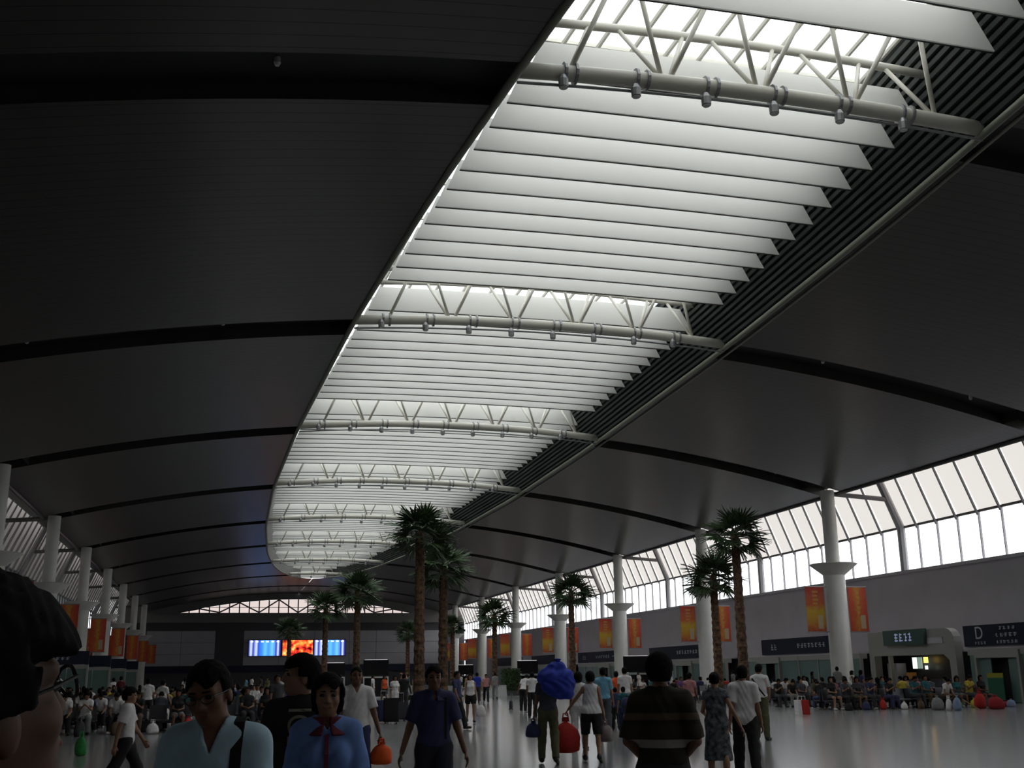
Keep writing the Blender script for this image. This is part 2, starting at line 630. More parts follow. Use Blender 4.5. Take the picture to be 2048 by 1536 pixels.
def side_wall(side, nm, lab):
    xw = XW_R if side > 0 else XW_L
    wl = struct(empty(nm, (xw, Y0, 0)), lab)
    t = 0.3 * side
    put('wall_face', MB().box(min(0, t), max(0, t), 0, Y1 - Y0, 0, ZS), 'wall_grey', wl)
    put('sill', MB().box(-0.25, 0.25, 0, Y1 - Y0, ZS - 0.05, ZS + 0.12), 'wall_grey', wl)
    n = int((Y1 - Y0) / 1.8)
    step = (Y1 - Y0) / n
    pm = MB().add([(0, 0.03, ZS + 0.12), (0, step - 0.03, ZS + 0.12), (0, step - 0.03, ZE), (0, 0.03, ZE)], [(0, 1, 2, 3)]).mesh('pane', False, False)
    lm = MB().sheet([[(0, 0.06, ZE), (0, step - 0.06, ZE)], [(-LEAN * side, 0.06, ZT), (-LEAN * side, step - 0.06, ZT)]]).mesh('leaning_panel', False, False)
    mm = MB().box(-0.06, 0.06, -0.03, 0.03, ZS, ZE).mesh('mullion')
    rm = MB().tube([(-0.05 * side, 0, ZE - 0.2), (-LEAN * side - 0.05 * side, 0, ZT)], 0.075, 6).mesh('rib')
    post = MB().tube([(-0.15 * side, 0, ZS + 0.1), (-0.15 * side, 0, ZE), (-LEAN * side - 0.15 * side, 0, ZT)], 0.24, 8).mesh('frame_post')
    for k in range(n):
        put('pane', pm, 'clear_glass', wl, (0, k * step, 0))
        put('leaning_panel', lm, 'fritted_panel', wl, (0, k * step, 0))
        put('mullion', mm, 'mullion_pale', wl, (0, k * step, 0))
        put('rib', rm, 'mullion_pale', wl, (0, k * step, 0))
    for k in range(3, len(TY)):
        if TY[k] < Y1:
            put('frame_post', post, 'mullion_pale', wl, (0, TY[k] - Y0, 0))
            xa = (XCR if side > 0 else XCL) - xw
            put('tie_beam', MB().tube([(xa, 0, 11.6), (-0.9 * side, 0, 11.35)], 0.14, 8), 'mullion_grey', wl, (0, TY[k] - Y0, 0))
    for z in (ZE,):
        xx = -LEAN * (z - ZE) / (ZT - ZE) * side
        put('eave_rail', MB().box(xx - 0.08, xx + 0.08, 0, Y1 - Y0, z - 0.06, z + 0.06), 'mullion_grey', wl)
    # opaque roof closing the space above the ceiling edge
    xe = (XE_R if side > 0 else XE_L) - xw
    rows = [[(-LEAN * side, 0, ZT), (-LEAN * side, Y1 - Y0, ZT)], [(xe - 1.6 * side, 0, ZT + 0.3), (xe - 1.6 * side, Y1 - Y0, ZT + 0.3)], [(xe - 1.6 * side, 0, 12.0), (xe - 1.6 * side, Y1 - Y0, 12.0)]]
    put('eave_roof', MB().sheet(rows), 'ceiling_metal', wl)
    put('ceiling_edge', MB().tube([(xe, 0, zc(XE_R)), (xe, Y1 - Y0, zc(XE_R))], 0.12, 8), 'ceiling_metal', wl)
    return wl


side_wall(1, 'wall_right', 'grey side wall under a bright clerestory with leaning pale panels')
side_wall(-1, 'wall_left', 'shaded side wall with dim clerestory behind the left columns')

# added block outside, put there to cut sky light off the left clerestory
nb = put('neighbor_building', MB().box(-9, 0, 0, Y1 - Y0 + 60, 0, 19).box(-1.5, 8.4, 0, Y1 - Y0 + 60, 15.2, 15.6), 'outdoor_grey', None, (XW_L - 8.5, Y0 - 30, 0))
tag(nb, 'grey block with canopy added outside to dim the left clerestory', 'building')

gd = put('ground', MB().box(-260, 260, -200, 400, -0.6, -0.31), 'outdoor_grey')
struct(gd, 'dull grey paving outside the hall')

# ------------------------------------------------------------------ end wall
wb = struct(empty('wall_back', (XC, Y1, 0)), 'far end wall with pale panels, screens and arched truss window')
hw_b = 27.2
arch = [(-18.2 + 36.4 * k / 24.0) for k in range(25)]
az = lambda x: 11.45 + 2.1 * max(0.0, 1 - (x / 18.0) ** 2)
# wall around the arched window
g = MB()
g.box(-hw_b, hw_b, 0.0, 0.9, 9.95, 11.45)
g.box(-hw_b, -18.2, 0.0, 0.4, 11.45, 16)
g.box(18.2, hw_b, 0.0, 0.4, 11.45, 16)
for a, b in zip(arch[:-1], arch[1:]):
    g.add([(a, 0, az(a)), (b, 0, az(b)), (b, 0, 16), (a, 0, 16)], [(0, 1, 2, 3)])
put('fascia', g, 'fascia_grey', wb)
for a, b in zip(arch[:-1], arch[1:]):
    put('pane', MB().add([(a + .02, 0.2, 11.45), (b - .02, 0.2, 11.45), (b - .02, 0.2, max(11.47, az(b))), (a + .02, 0.2, max(11.47, az(a)))], [(0, 1, 2, 3)]).mesh('pane', False, False), 'rose_glass', wb)
    if az(a) > 11.6:
        put('mullion', MB().box(a - 0.09, a + 0.09, 0.05, 0.25, 11.45, az(a)), 'mullion_grey', wb)
put('transom', MB().box(-18, 18, 0.05, 0.2, 12.25, 12.33), 'mullion_grey', wb)
for k in range(0, 24, 4):
    for s in (0, 1):
        a, b = (arch[k], arch[k + 2]) if s == 0 else (arch[k + 4], arch[k + 2])
        put('window_brace', MB().tube([(a, -0.1, 11.5), (b, -0.1, az(b))], 0.12, 6), 'mullion_grey', wb)
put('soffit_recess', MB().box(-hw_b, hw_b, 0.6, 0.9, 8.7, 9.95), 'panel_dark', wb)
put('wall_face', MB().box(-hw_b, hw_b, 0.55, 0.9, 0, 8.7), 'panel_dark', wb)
xs = [-22.8, -17.6, -12.5, -8.2, 8.3, 12.6, 17.6, 22.9]
for a, b in zip(xs[:-1], xs[1:]):
    if a == -12.5:
        put('wall_panel', MB().box(a + .03, b - .03, 0.45, 0.55, 3.4, 8.7), 'panel_dark', wb)
        continue
    nx = max(1, int((b - a) / 5))
    for q in range(nx):
        for z0, z1 in ((3.45, 5.15), (5.2, 6.9), (6.95, 8.7)):
            x0, x1 = a + (b - a) * q / nx, a + (b - a) * (q + 1) / nx
            put('wall_panel', MB().box(x0 + .03, x1 - .03, 0.40, 0.55, z0, z1), 'panel_light', wb)
put('shop_band', MB().box(-22.8, 22.8, 0.2, 0.5, 2.4, 3.35), 'sign_navy', wb)

# wall behind the camera
bk = put('wall_front', MB().box(XW_L, XW_R, -0.4, 0, 0, 16), 'wall_grey', None, (0, Y0, 0))
struct(bk, 'plain grey wall closing the hall behind the camera')


# LED screens on the end wall
def screen_mat(kind):
    m = bpy.data.materials.new('led_' + kind)
    m.use_nodes = True
    nt = m.node_tree
    b = nt.nodes['Principled BSDF']
    b.inputs['Base Color'].default_value = (0.01, 0.01, 0.01, 1)
    tc = nt.nodes.new('ShaderNodeTexCoord')
    r = nt.nodes.new('ShaderNodeValToRGB')
    if kind == 'timetable':
        sp = nt.nodes.new('ShaderNodeSeparateXYZ')
        nt.links.new(tc.outputs['Generated'], sp.inputs[0])
        nt.links.new(sp.outputs[0], r.inputs['Fac'])
        st = [(0, (.02, .03, .25)), (.08, (.5, .6, 1)), (.14, (.03, .05, .35)), (.24, (.5, .6, 1)), (.30, (.03, .08, .5)), (.40, (.04, .22, .95)), (.52, (.12, .45, 1)), (.62, (.06, .28, 1)), (.74, (.14, .5, 1)), (.80, (.1, .3, .9)), (.86, (.03, .05, .35)), (.92, (.5, .6, 1)), (.97, (.02, .03, .25))]
        r.color_ramp.interpolation = 'EASE'
    else:
        n = nt.nodes.new('ShaderNodeTexNoise')
        n.inputs['Scale'].default_value = 1.3
        n.inputs['Detail'].default_value = 2
        nt.links.new(tc.outputs['Object'], n.inputs['Vector'])
        nt.links.new(n.outputs['Fac'], r.inputs['Fac'])
        st = [(.34, (.05, .0, .0)), (.45, (.8, .03, .02)), (.53, (1, .12, .03)), (.6, (1, .35, .05)), (.7, (1, .7, .3))]
    el = r.color_ramp.elements
    while len(el) < len(st):
        el.new(0.5)
    for e, (p, c) in zip(el, st):
        e.position = p
        e.color = (*c, 1)
    nt.links.new(r.outputs['Color'], b.inputs['Emission Color'])
    b.inputs['Emission Strength'].default_value = 1.35
    return m


sm_t, sm_p = screen_mat('timetable'), screen_mat('poster')
for cx, w, m, lab in ((6.65, 4.9, sm_t, 'blue timetable screen left of the red picture screen'), (11.75, 4.7, sm_p, 'red and orange picture screen between two blue timetables'), (16.75, 4.9, sm_t, 'blue timetable screen right of the red picture screen')):
    t = tag(empty('led_screen', (cx, Y1 + 0.18, 4.85)), lab, 'screen', 'LED screens on the end wall')
    put('casing', MB().box(-w / 2 - 0.1, w / 2 + 0.1, -0.15, 0.2, -0.12, 2.5), 'black_plastic', t)
    sc_ = put('display', MB().box(-w / 2, w / 2, -0.2, -0.14, 0, 2.38), m, t)
    if m == sm_t:
        for q in range(6):
            put('heading', MB().box(-w / 2 + 0.25 + q * 0.8, -w / 2 + 0.65 + q * 0.8, -0.215, -0.2, 2.08, 2.28), 'lamp_white', sc_)

# ------------------------------------------------------------------ columns and their banners
cm_shaft = MB().lathe([(0.40, 7.3), (0.40, 11.75)], 20, caps=False).mesh('shaft', True)
cm_base = MB().lathe([(0.75, 0.0), (0.75, 0.25), (0.62, 0.3), (0.60, 7.05)], 20).mesh('base', True)
cm_dish = MB().lathe([(0.60, 6.85), (0.72, 6.95), (1.30, 7.42), (1.36, 7.46), (1.30, 7.5), (0.45, 7.44)], 24).mesh('capital_dish', False)
cm_arm = MB().box(-0.76, 0.76, -0.025, 0.025, -0.025, 0.025).mesh('bracket')
bann = MB().box(-0.58, 0.58, -0.012, 0.012, 3.68, 6.2).mesh('sheet')
bar = MB().box(-0.62, 0.62, -0.03, 0.03, -0.03, 0.03).mesh('rod')
YEL, ORA, RED = (0.62, 0.40, 0.03), (0.62, 0.13, 0.03), (0.55, 0.06, 0.03)
b_a = band_mat('banner_orange', [(0.0, (0.45, .08, .04)), (0.10, (0.55, .16, .03)), (0.25, (0.62, 0.30, 0.03)), (0.45, YEL), (0.62, ORA), (0.8, (0.55, .12, .06)), (0.92, RED)], 2, 3.68, 6.2, 0.7, 'LINEAR', 0.35, 3.5)
b_b = band_mat('banner_red', [(0.0, RED), (0.3, (0.60, 0.12, 0.03)), (0.42, (0.62, 0.20, 0.03)), (0.5, (0.60, 0.28, 0.04)), (0.6, (0.6, .12, .03)), (1.0, RED)], 0, -0.58, 0.58, 0.7, 'LINEAR', 0.6, 2.6)
ink_a = mat('banner_ink', (0.62, 0.30, 0.06), 0.7)
pale_i = mat('banner_pale', (0.55, 0.42, 0.25), 0.7)
for side in (1, -1):
    xcol = XCR if side > 0 else XCL
    for n, i in enumerate(range(5, 12)):
        where = ORD[n] + ' ' + ('right' if side > 0 else 'left') + ' column'
        c = tag(empty('column', (xcol, TY[i], 0)), 'round white column with dish capital, ' + ORD[n] + ' of the ' + ('right' if side > 0 else 'left') + ' row', 'column', 'columns of the hall')
        put('shaft', cm_shaft, 'column_white', c)
        put('base', cm_base, 'column_white', c)
        put('capital_dish', cm_dish, 'column_white', c)
        put('bracket', cm_arm, 'clamp_steel', c, (0, 0, 6.21))
        put('bracket', cm_arm, 'clamp_steel', c, (0, 0, 3.67))
        for s in (-1, 1):
            m = (b_a if s < 0 else b_b) if side > 0 else b_b
            nm = ('orange and yellow' if m == b_a else 'red and orange') + ' hanging banner'
            bn = tag(empty('banner', (xcol + s * 1.36, TY[i], 0)), nm + (' on aisle side' if s * side < 0 else ' on wall side') + ' of the ' + where, 'banner', 'banners on the columns')
            put('sheet', bann, m, bn)
            put('rod', bar, 'clamp_steel', bn, (0, 0, 6.21))
            put('rod', bar, 'clamp_steel', bn, (0, 0, 3.67))
            # printed figures
            if n < 4:
                for q in range(5):
                    if m == b_a:
                        z = 5.85 - q * 0.22
                        put('print_mark', MB().box(-0.16, 0.2 - 0.05 * (q % 2), -0.016, 0.016, z, z + 0.12), ink_a, bn)
                    else:
                        z = 5.9 - q * 0.28
                        put('print_mark', MB().box(-0.08, 0.10, -0.016, 0.016, z - 0.1, z + 0.06), ink_a, bn)
                put('print_mark', MB().box(0.1, 0.42, -0.016, 0.016, 3.85, 4.6), pale_i, bn)

# ------------------------------------------------------------------ booths and gates along both sides
def strokes(parent, x, y0, y1, z0, z1, n, m='sign_text', face=-1, along='y', proud=0.012):
    """a line of small printed characters: each a cluster of strokes, one flat print per line"""
    g = MB()
    w = (y1 - y0) / n
    for k in range(n):
        a = y0 + k * w
        h = z1 - z0
        for q in range(3):
            zz = z0 + h * (0.05 + 0.36 * q)
            l = random.uniform(0.25, 0.75) * w
            o = random.uniform(0, 0.75 * w - l) if l < 0.75 * w else 0
            g.box(x + face * proud, x, a + o, a + o + l, zz, zz + h * 0.14)
        o = random.uniform(0.15, 0.5) * w
        g.box(x + face * proud, x, a + o, a + o + 0.12 * w, z0, z1)
    b = put('lettering', g, m, parent)
    b['kind'] = 'stuff'
    return b


def text_mesh(s, size):
    cu = bpy.data.curves.new('txt', 'FONT')
    cu.body = s
    cu.size = size
    cu.align_x = 'CENTER'
    cu.align_y = 'CENTER'
    cu.extrude = 0.004
    o = bpy.data.objects.new('txt', cu)
    COL.objects.link(o)
    dg = bpy.context.evaluated_depsgraph_get()
    me = bpy.data.meshes.new_from_object(o.evaluated_get(dg))
    bpy.data.objects.remove(o)
    return me


def booth(side, ya, yb, sa, sb, label, doors, letter=None, far=False):
    """booth front with its long sign; local x grows away from the hall"""
    xf = 36.0 if side > 0 else 2 * XC - 36.0
    t = tag(empty('ticket_gate', (xf, ya, 0)), label, 'gate', 'gates along the side walls')
    sg = side
    bx = lambda a, b: (min(a * sg, b * sg), max(a * sg, b * sg))
    L = yb - ya
    dlist = sorted(doors)
    y = 0.0
    segs = []
    for d in dlist:
        segs.append((y, d))
        y = d + 3.2
    segs.append((y, L))
    for a, b in segs:
        if b - a < 0.3:
            continue
        n = max(1, int(round((b - a) / 2.6)))
        for k in range(n):
            p0, p1 = a + (b - a) * k / n, a + (b - a) * (k + 1) / n
            put('glass_panel', MB().box(*bx(0.06, 0.12), p0 + 0.05, p1 - 0.05, 0.12, 2.2), 'booth_green', t)
            put('panel_post', MB().box(*bx(0.0, 0.18), p0 - 0.05, p0 + 0.05, 0, 2.42), 'booth_frame', t)
    for d in dlist:
        put('door_frame', MB().prism([(d, 0), (d + 0.14, 0), (d + 0.14, 2.06), (d + 3.06, 2.06), (d + 3.06, 0), (d + 3.2, 0), (d + 3.2, 2.42), (d, 2.42)], 0, -0.12 * sg, 0.2 * sg), 'booth_frame', t)
        put('door_leaf', MB().box(*bx(0.05, 0.10), d + 0.16, d + 0.95, 0.02, 2.05), 'booth_green', t)
        put('door_leaf', MB().box(*bx(0.05, 0.10), d + 2.2, d + 3.04, 0.02, 2.05), 'booth_green', t)
        put('door_opening', MB().box(*bx(0.5, 0.6), d + 0.14, d + 3.06, 0.0, 2.06), 'booth_dark', t)
    put('beam', MB().box(*bx(0.0, 0.5), 0, L, 2.2, 2.5), 'booth_frame', t)
    put('roof', MB().box(*bx(0.0, 2.8), 0, L, 2.5, 2.62), 'wall_grey', t)
    sb_ = put('sign_board', MB().box(*bx(-0.12, 0.12), sa - ya, sb - ya, 2.62, 3.62), 'sign_navy', t)
    if not far:
        x = -0.12 * sg
        n0 = sa - ya
        W = sb - sa
        if letter:
            me = text_mesh(letter, 0.85)
            o = put('letter', me, 'sign_text', sb_)
            o.rotation_euler = (PI / 2, 0, -PI / 2 * sg)
            o.location = (x - 0.01 * sg, n0 + W * (0.78 if sg > 0 else 0.22), 3.22)
            strokes(sb_, x, n0 + W * 0.70, n0 + W * 0.86, 2.70, 2.84, 4, face=-sg)
            strokes(sb_, x, n0 + W * 0.30, n0 + W * 0.52, 3.35, 3.5, 4, face=-sg)
            strokes(sb_, x, n0 + W * 0.28, n0 + W * 0.58, 3.02, 3.2, 5, face=-sg)
            strokes(sb_, x, n0 + W * 0.28, n0 + W * 0.58, 2.72, 2.86, 6, face=-sg)
        else:
            strokes(sb_, x, n0 + W * 0.22, n0 + W * 0.55, 2.98, 3.26, 8, face=-sg)
            strokes(sb_, x, n0 + W * 0.80, n0 + W * 0.88, 2.9, 3.3, 2, face=-sg)
            # arrow
            g = MB().box(*sorted((x, x - 0.012 * sg)), n0 + W * 0.07, n0 + W * 0.15, 3.08, 3.14)
            g.prism([(n0 + W * 0.07, 3.22), (n0 + W * 0.035, 3.11), (n0 + W * 0.07, 3.0)], 0, x - 0.012 * sg, x)
            ar = put('arrow', g, 'sign_text', sb_)
            ar['kind'] = 'stuff'
    return t


booth(1, 39.0, 48.4, 43.0, 48.4, 'green glass gate with tall D sign at the right edge', [5.6], 'D')
booth(1, 58.2, 72.6, 59.4, 70.1, 'green glass booth with arrow sign, next past the shop', [9.6])
booth(1, 76.2, 91.5, 78.0, 91.0, 'green glass booth with arrow sign beside the two right palms', [6.0])
booth(1, 94.5, 111.5, 98.6, 111.0, 'green glass booth with arrow sign beyond the white-vested woman', [7.0])
booth(1, 114.0, 129.5, 116.0, 129.0, 'fourth green booth along the right wall', [6.0], far=True)
booth(1, 132.0, 147.5, 134.0, 147.0, 'fifth and last green booth along the right wall', [6.0], far=True)
lw = ['nearest dim green booth along the left wall', 'second dim green booth along the left wall', 'third dim green booth along the left wall', 'fourth dim green booth along the left wall', 'last dim green booth along the left wall']
for k in range(5):
    a = 76.5 + 18 * k
    booth(-1, a, a + 15.0, a + 2.0, a + 13.5, lw[k], [9.5], far=k > 2)

# sign gantries standing across the way at the left columns
for n in range(5):
    Yg = TY[6 + n] - 1.6
    t = tag(empty('sign_gantry', (-11.2, Yg, 0)), 'dark sign over a green glass screen by the %s left column' % ORD[n + 1], 'sign', 'sign gantries at the left columns')
    sb_ = put('sign_board', MB().box(-1.6, 1.5, -0.1, 0.1, 2.72, 3.72), 'sign_navy', t)
    if n < 2:
        g = MB()
        for q in range(4):
            a = -1.2 + q * 0.36
            g.box(a, a + 0.2, -0.112, -0.1, 3.12, 3.17).box(a + 0.05, a + 0.1, -0.112, -0.1, 3.05, 3.32).box(a, a + 0.24, -0.112, -0.1, 3.26, 3.30)
        b_ = put('lettering', g, 'sign_text', sb_)
        b_['kind'] = 'stuff'
    put('beam', MB().box(-1.6, 1.5, -0.12, 0.12, 2.45, 2.70), 'booth_frame', t)
    put('post', MB().box(1.36, 1.5, -0.1, 0.1, 0, 2.45), 'booth_frame', t)
    put('post', MB().box(-1.6, -1.46, -0.1, 0.1, 0, 2.45), 'booth_frame', t)
    put('glass_panel', MB().box(-1.45, -0.05, -0.03, 0.03, 0.1, 2.44), 'booth_green', t)
    put('glass_panel', MB().box(0.0, 1.35, -0.03, 0.03, 0.1, 2.44), 'booth_green', t)

# shop with rounded white surround between the gate D and the nearest right column
sh = tag(empty('shop', (36.0, 49.2, 0)), 'open shop with rounded grey surround and lit boards, beside gate D', 'shop')
g = MB()
outer = [(0, 0), (0, 2.9)] + [(0.7 - 0.7 * math.cos(a), 2.9 + 0.7 * math.sin(a)) for a in (PI / 8, PI / 4, 3 * PI / 8, PI / 2)] + [(7.8, 3.6), (7.8, 0)]
inner = [(7.3, 0), (7.3, 2.3), (1.0, 2.3), (0.55, 2.0), (0.5, 0)]
g.prism(outer + inner, 0, -0.1, 0.35)
put('surround', g, 'booth_frame', sh)
put('recess_panel', MB().box(-0.14, -0.1, 0.9, 2.6, 2.85, 3.15), 'wall_grey', sh)
put('back_wall', MB().box(1.6, 1.7, 0, 7.8, 0, 2.4), 'booth_dark', sh)
put('side_wall', MB().box(0.3, 1.7, 0, 0.1, 0, 2.4), 'booth_dark', sh)
put('side_wall', MB().box(0.3, 1.7, 7.7, 7.8, 0, 2.4), 'booth_dark', sh)
put('shop_roof', MB().box(0.3, 2.7, 0, 7.8, 2.4, 2.5), 'wall_grey', sh)
sgn = put('sign_board', MB().box(-0.35, -0.15, 2.2, 5.9, 2.84, 3.64), 'sign_green', sh)
strokes(sgn, -0.35, 3.2, 4.9, 3.02, 3.46, 4, emit_mat('sign_glow', (0.45, 0.5, 0.75), 0.25))
for a, b, c, d, m in ((5.3, 5.66, 1.6, 2.2, 'board_light'), (4.82, 5.2, 1.6, 2.2, 'board_dim')):
    put('menu_board', MB().box(1.2, 1.25, a, b, c, d), m, sh)
put('lamp_box', MB().box(1.2, 1.3, 4.35, 4.62, 1.9, 2.2), 'lamp_warm', sh)
put('lamp_box', MB().box(1.2, 1.3, 4.42, 4.56, 1.55, 1.75), 'board_light', sh)
put('counter', MB().box(0.6, 1.0, 1.2, 6.2, 0, 1.05), 'panel_dark', sh)
put('display_case', MB().box(0.7, 1.0, 5.1, 5.6, 1.05, 1.4), 'banner_ink', sh)
put('display_case', MB().box(0.6, 1.2, 6.3, 7.2, 0, 1.9), 'panel_light', sh)
put('poster', MB().box(-0.13, -0.1, 5.2, 6.2, 2.9, 3.2), 'panel_light', sh)
put('pillar', MB().box(0.05, 0.25, 6.0, 6.2, 0, 2.4), 'booth_frame', sh)

# green poster leaning in gate D
ps = tag(empty('poster_stand', (35.5, 45.9, 0)), 'green and yellow poster stand in the doorway of gate D', 'poster')
put('board', MB().box(-0.02, 0.02, -0.55, 0.55, 0.15, 1.35), band_mat('poster_green', [(0, (0.02, .13, .07)), (0.75, (0.03, .16, .09)), (0.82, (.35, .33, .03))], 2, 0.15, 1.35), ps)
put('stand', MB().box(-0.04, 0.25, -0.5, 0.5, 0, 0.14), 'booth_dark', ps)

# bulletin screens in the hall
km_up = MB().box(-0.95, 0.95, -0.15, 0.15, 1.62, 2.75).mesh('upper_screen')
km_lit = MB().box(-0.85, 0.85, -0.12, 0.12, 2.76, 2.80).mesh('light_strip')
km_fr = MB().prism([(-0.95, 0), (-0.85, 0), (-0.85, 1.45), (0.85, 1.45), (0.85, 0), (0.95, 0), (0.95, 1.55), (-0.95, 1.55)], 1, -0.12, 0.12).mesh('frame')
km_lo = MB().box(-0.85, 0.85, -0.06, 0.06, 0.1, 1.44).mesh('lower_panel')
km_ft = MB().box(-1.0, 1.0, -0.3, 0.3, 0, 0.08).mesh('foot')
for x, y, lab in ((1275, 1390, 'black notice kiosk with white frame behind the striped man'), (751, 1396, 'black notice kiosk with bright top strip near the luggage pile'), (1056, 1384, 'black notice kiosk just left of the blue sack'), (667, 1390, 'black notice kiosk behind the woman in the blue smock'), (932, 1376, 'small distant black notice kiosk right of the palm pair')):
    px, py = at_floor(x, y)
    k = tag(empty('notice_kiosk', (px, py, 0), -math.atan2(px, py)), lab, 'kiosk', 'notice kiosks in the hall')
    put('upper_screen', km_up, 'screen_off', k)
    put('light_strip', km_lit, 'strip_light', k)
    put('frame', km_fr, 'kiosk_white', k)
    put('lower_panel', km_lo, 'screen_off', k)
    put('foot', km_ft, 'kiosk_white', k)

# ------------------------------------------------------------------ palms
def frond_mesh(seed):
    r = random.Random(seed)
    g = MB()
    pet = [(0, 0, 0), (0, 0.35, 0.05), (0, 0.75, 0.04)]
    g.tube(pet, [0.03, 0.022, 0.018], 4)
    n = 17
    for k in range(n):
        a = (k - (n - 1) / 2) / ((n - 1) / 2) * 1.75
        L = 0.95 * (1 - 0.22 * abs(a) / 1.75) * r.uniform(0.9, 1.1)
        dx, dy = math.sin(a), math.cos(a)
        nx, ny = dy, -dx
        w = 0.05
        droop = r.uniform(0.12, 0.4)
        for (t0, t1, wa, wb) in ((0.0, 0.45, 0.25, 1.0), (0.45, 0.8, 1.0, 0.7), (0.8, 1.0, 0.7, 0.05)):
            def P(t, s, ww):
                z = 0.04 + 0.10 * t - droop * t * t * L + (0.02 if s == 0 else 0)
                return (dx * L * t + nx * s * w * ww, 0.72 + dy * L * t + ny * s * w * ww, z)
            v = [P(t0, -1, wa), P(t0, 0, wa), P(t0, 1, wa), P(t1, -1, wb), P(t1, 0, wb), P(t1, 1, wb)]
            g.add(v, [(0, 1, 4, 3), (1, 2, 5, 4)])
    return g.mesh('frond', False, False)


FR = [frond_mesh(s) for s in (1, 2, 3)]
PALMS = [(838, 50, 8.0, 'tallest palm with speckled trunk, left of the middle palm pair', 1.0), (886, 55, 6.9, 'shorter dark-crowned palm, right of the middle pair', 1.0),
         (712, 76, 7.3, 'palm standing left of the middle pair, crown before the end wall', 1.15), (648, 92, 7.1, 'palm crossing the right timetable screen', 1.1),
         (576, 118, 6.5, 'faint far palm crossing the left timetable screen', 1.0), (990, 94, 6.6, 'bushy palm just right of the middle pair', 1.1),
         (1146, 78, 7.2, 'palm before the third right column, left of the light-blue shirt', 1.1), (1438, 62, 6.8, 'shorter palm of the right-hand pair', 1.05),
         (1488, 54, 8.1, 'taller palm of the right-hand pair, nearest the arrow sign', 1.0), (815, 122, 6.3, 'thin distant palm left of the tallest palm', 0.95), (905, 112, 6.5, 'distant palm hidden behind the middle pair', 0.9)]
for n, (px, rg, hgt, lab, sc) in enumerate(PALMS):
    X, Y = at_range(px, rg)
    p = tag(empty('palm_tree', (X, Y, 0)), lab, 'palm', 'potted palms in the hall')
    r = random.Random(n + 5)
    prof = []
    N = 34
    for k in range(N + 1):
        z = 0.5 + (hgt - 0.55) * k / N
        base = 0.235 - 0.05 * k / N
        prof.append((base * (1.0 if k % 2 else 1.16), z))
    put('trunk', MB().lathe(prof, 10).mesh('trunk', False), 'trunk_bark', p)
    nf = 30
    for k in range(nf):
        q = k / nf
        az = k * 2.399963 + r.uniform(-0.2, 0.2)
        el = math.radians(78 - 118 * q ** 0.9) + r.uniform(-0.1, 0.1)
        f = put('frond', FR[k % 3], 'frond_green', p, (0, 0, hgt - 0.12 - 0.35 * q))
        f.rotation_euler = (el, r.uniform(-0.5, 0.5), az)
        s = sc * (0.85 + 0.2 * math.sin(3.1 * q)) * r.uniform(0.9, 1.1)
        f.scale = (s, s, s)
    if True:
        pl = tag(empty('planter', (X, Y, 0)), 'low round pale planter under the ' + ' '.join(lab.split(',')[0].split()[:9]), 'planter', 'planters of the palms')
        put('tub', MB().lathe([(0.95, 0), (1.05, 0.5), (1.05, 0.56), (0.93, 0.56), (0.9, 0.46)], 20, caps=False).mesh('tub', False), 'planter_pale', pl)
        put('soil', MB().lathe([(0.93, 0.40), (0.93, 0.44)], 20), 'soil', pl)
        g = MB()
        for q in range(60):
            a, d = r.uniform(0, 6.28), r.uniform(0.3, 0.95)
            z = 0.44
            h = r.uniform(0.15, 0.4)
            x, y = d * math.cos(a), d * math.sin(a)
            b = r.uniform(0, 3.14)
            ux, uy = 0.09 * math.cos(b), 0.09 * math.sin(b)
            g.add([(x - ux, y - uy, z), (x + ux, y + uy, z), (x + ux * 2 + uy, y + uy * 2 - ux, z + h * 0.6), (x + uy, y - ux, z + h)], [(0, 1, 2, 3)])
        u = put('underplanting', g.mesh('underplanting', False, False), 'hedge_green', pl)
        u['kind'] = 'stuff'

# clipped hedge box and low pale barrier far down the aisle
hx, hy = at_floor(1022, 1391)
hb = tag(empty('hedge', (hx, hy, 0)), 'tall clipped green hedge box far down the aisle', 'hedge')
put('trough', MB().box(-0.75, 0.75, -0.4, 0.4, 0, 0.35), 'panel_dark', hb)
g = MB()
for q in range(900):
    x, y, z = random.uniform(-0.72, 0.72), random.uniform(-0.4, 0.4), random.uniform(0.33, 2.0)
    if abs(x) < 0.6 and abs(y) < 0.28 and z < 1.85:
        y = 0.4 * random.choice((-1, 1)) * random.uniform(0.8, 1)
    d = Vector((random.uniform(-1, 1), random.uniform(-1, 1), random.uniform(-1, 1))).normalized() * 0.1
    e = Vector((random.uniform(-1, 1), random.uniform(-1, 1), random.uniform(-1, 1))).normalized() * 0.08
    c = Vector((x, y, z))
    g.add([c - d, c + e, c + d, c - e], [(0, 1, 2, 3)])
lv = put('leaves', g.mesh('leaves', False, False), 'hedge_green', hb)
lv['kind'] = 'stuff'
put('core', MB().box(-0.66, 0.66, -0.33, 0.33, 0.3, 1.95), 'hedge_green', hb)
for q, (bx_, by_) in enumerate(((976, 1393), (1004, 1393))):
    X, Y = at_floor(bx_, by_)
    b = tag(empty('barrier', (X, Y, 0)), 'low white barrier block ' + ('left' if q == 0 else 'right') + ' of the grey-clad walker far down the aisle', 'barrier')
    put('body', MB().prism([(-0.35, 0), (0.35, 0), (0.28, 0.75), (-0.28, 0.75)], 1, -0.2, 0.2), 'kiosk_white', b)
    put('cap', MB().box(-0.3, 0.3, -0.22, 0.22, 0.75, 0.82), 'panel_light', b)

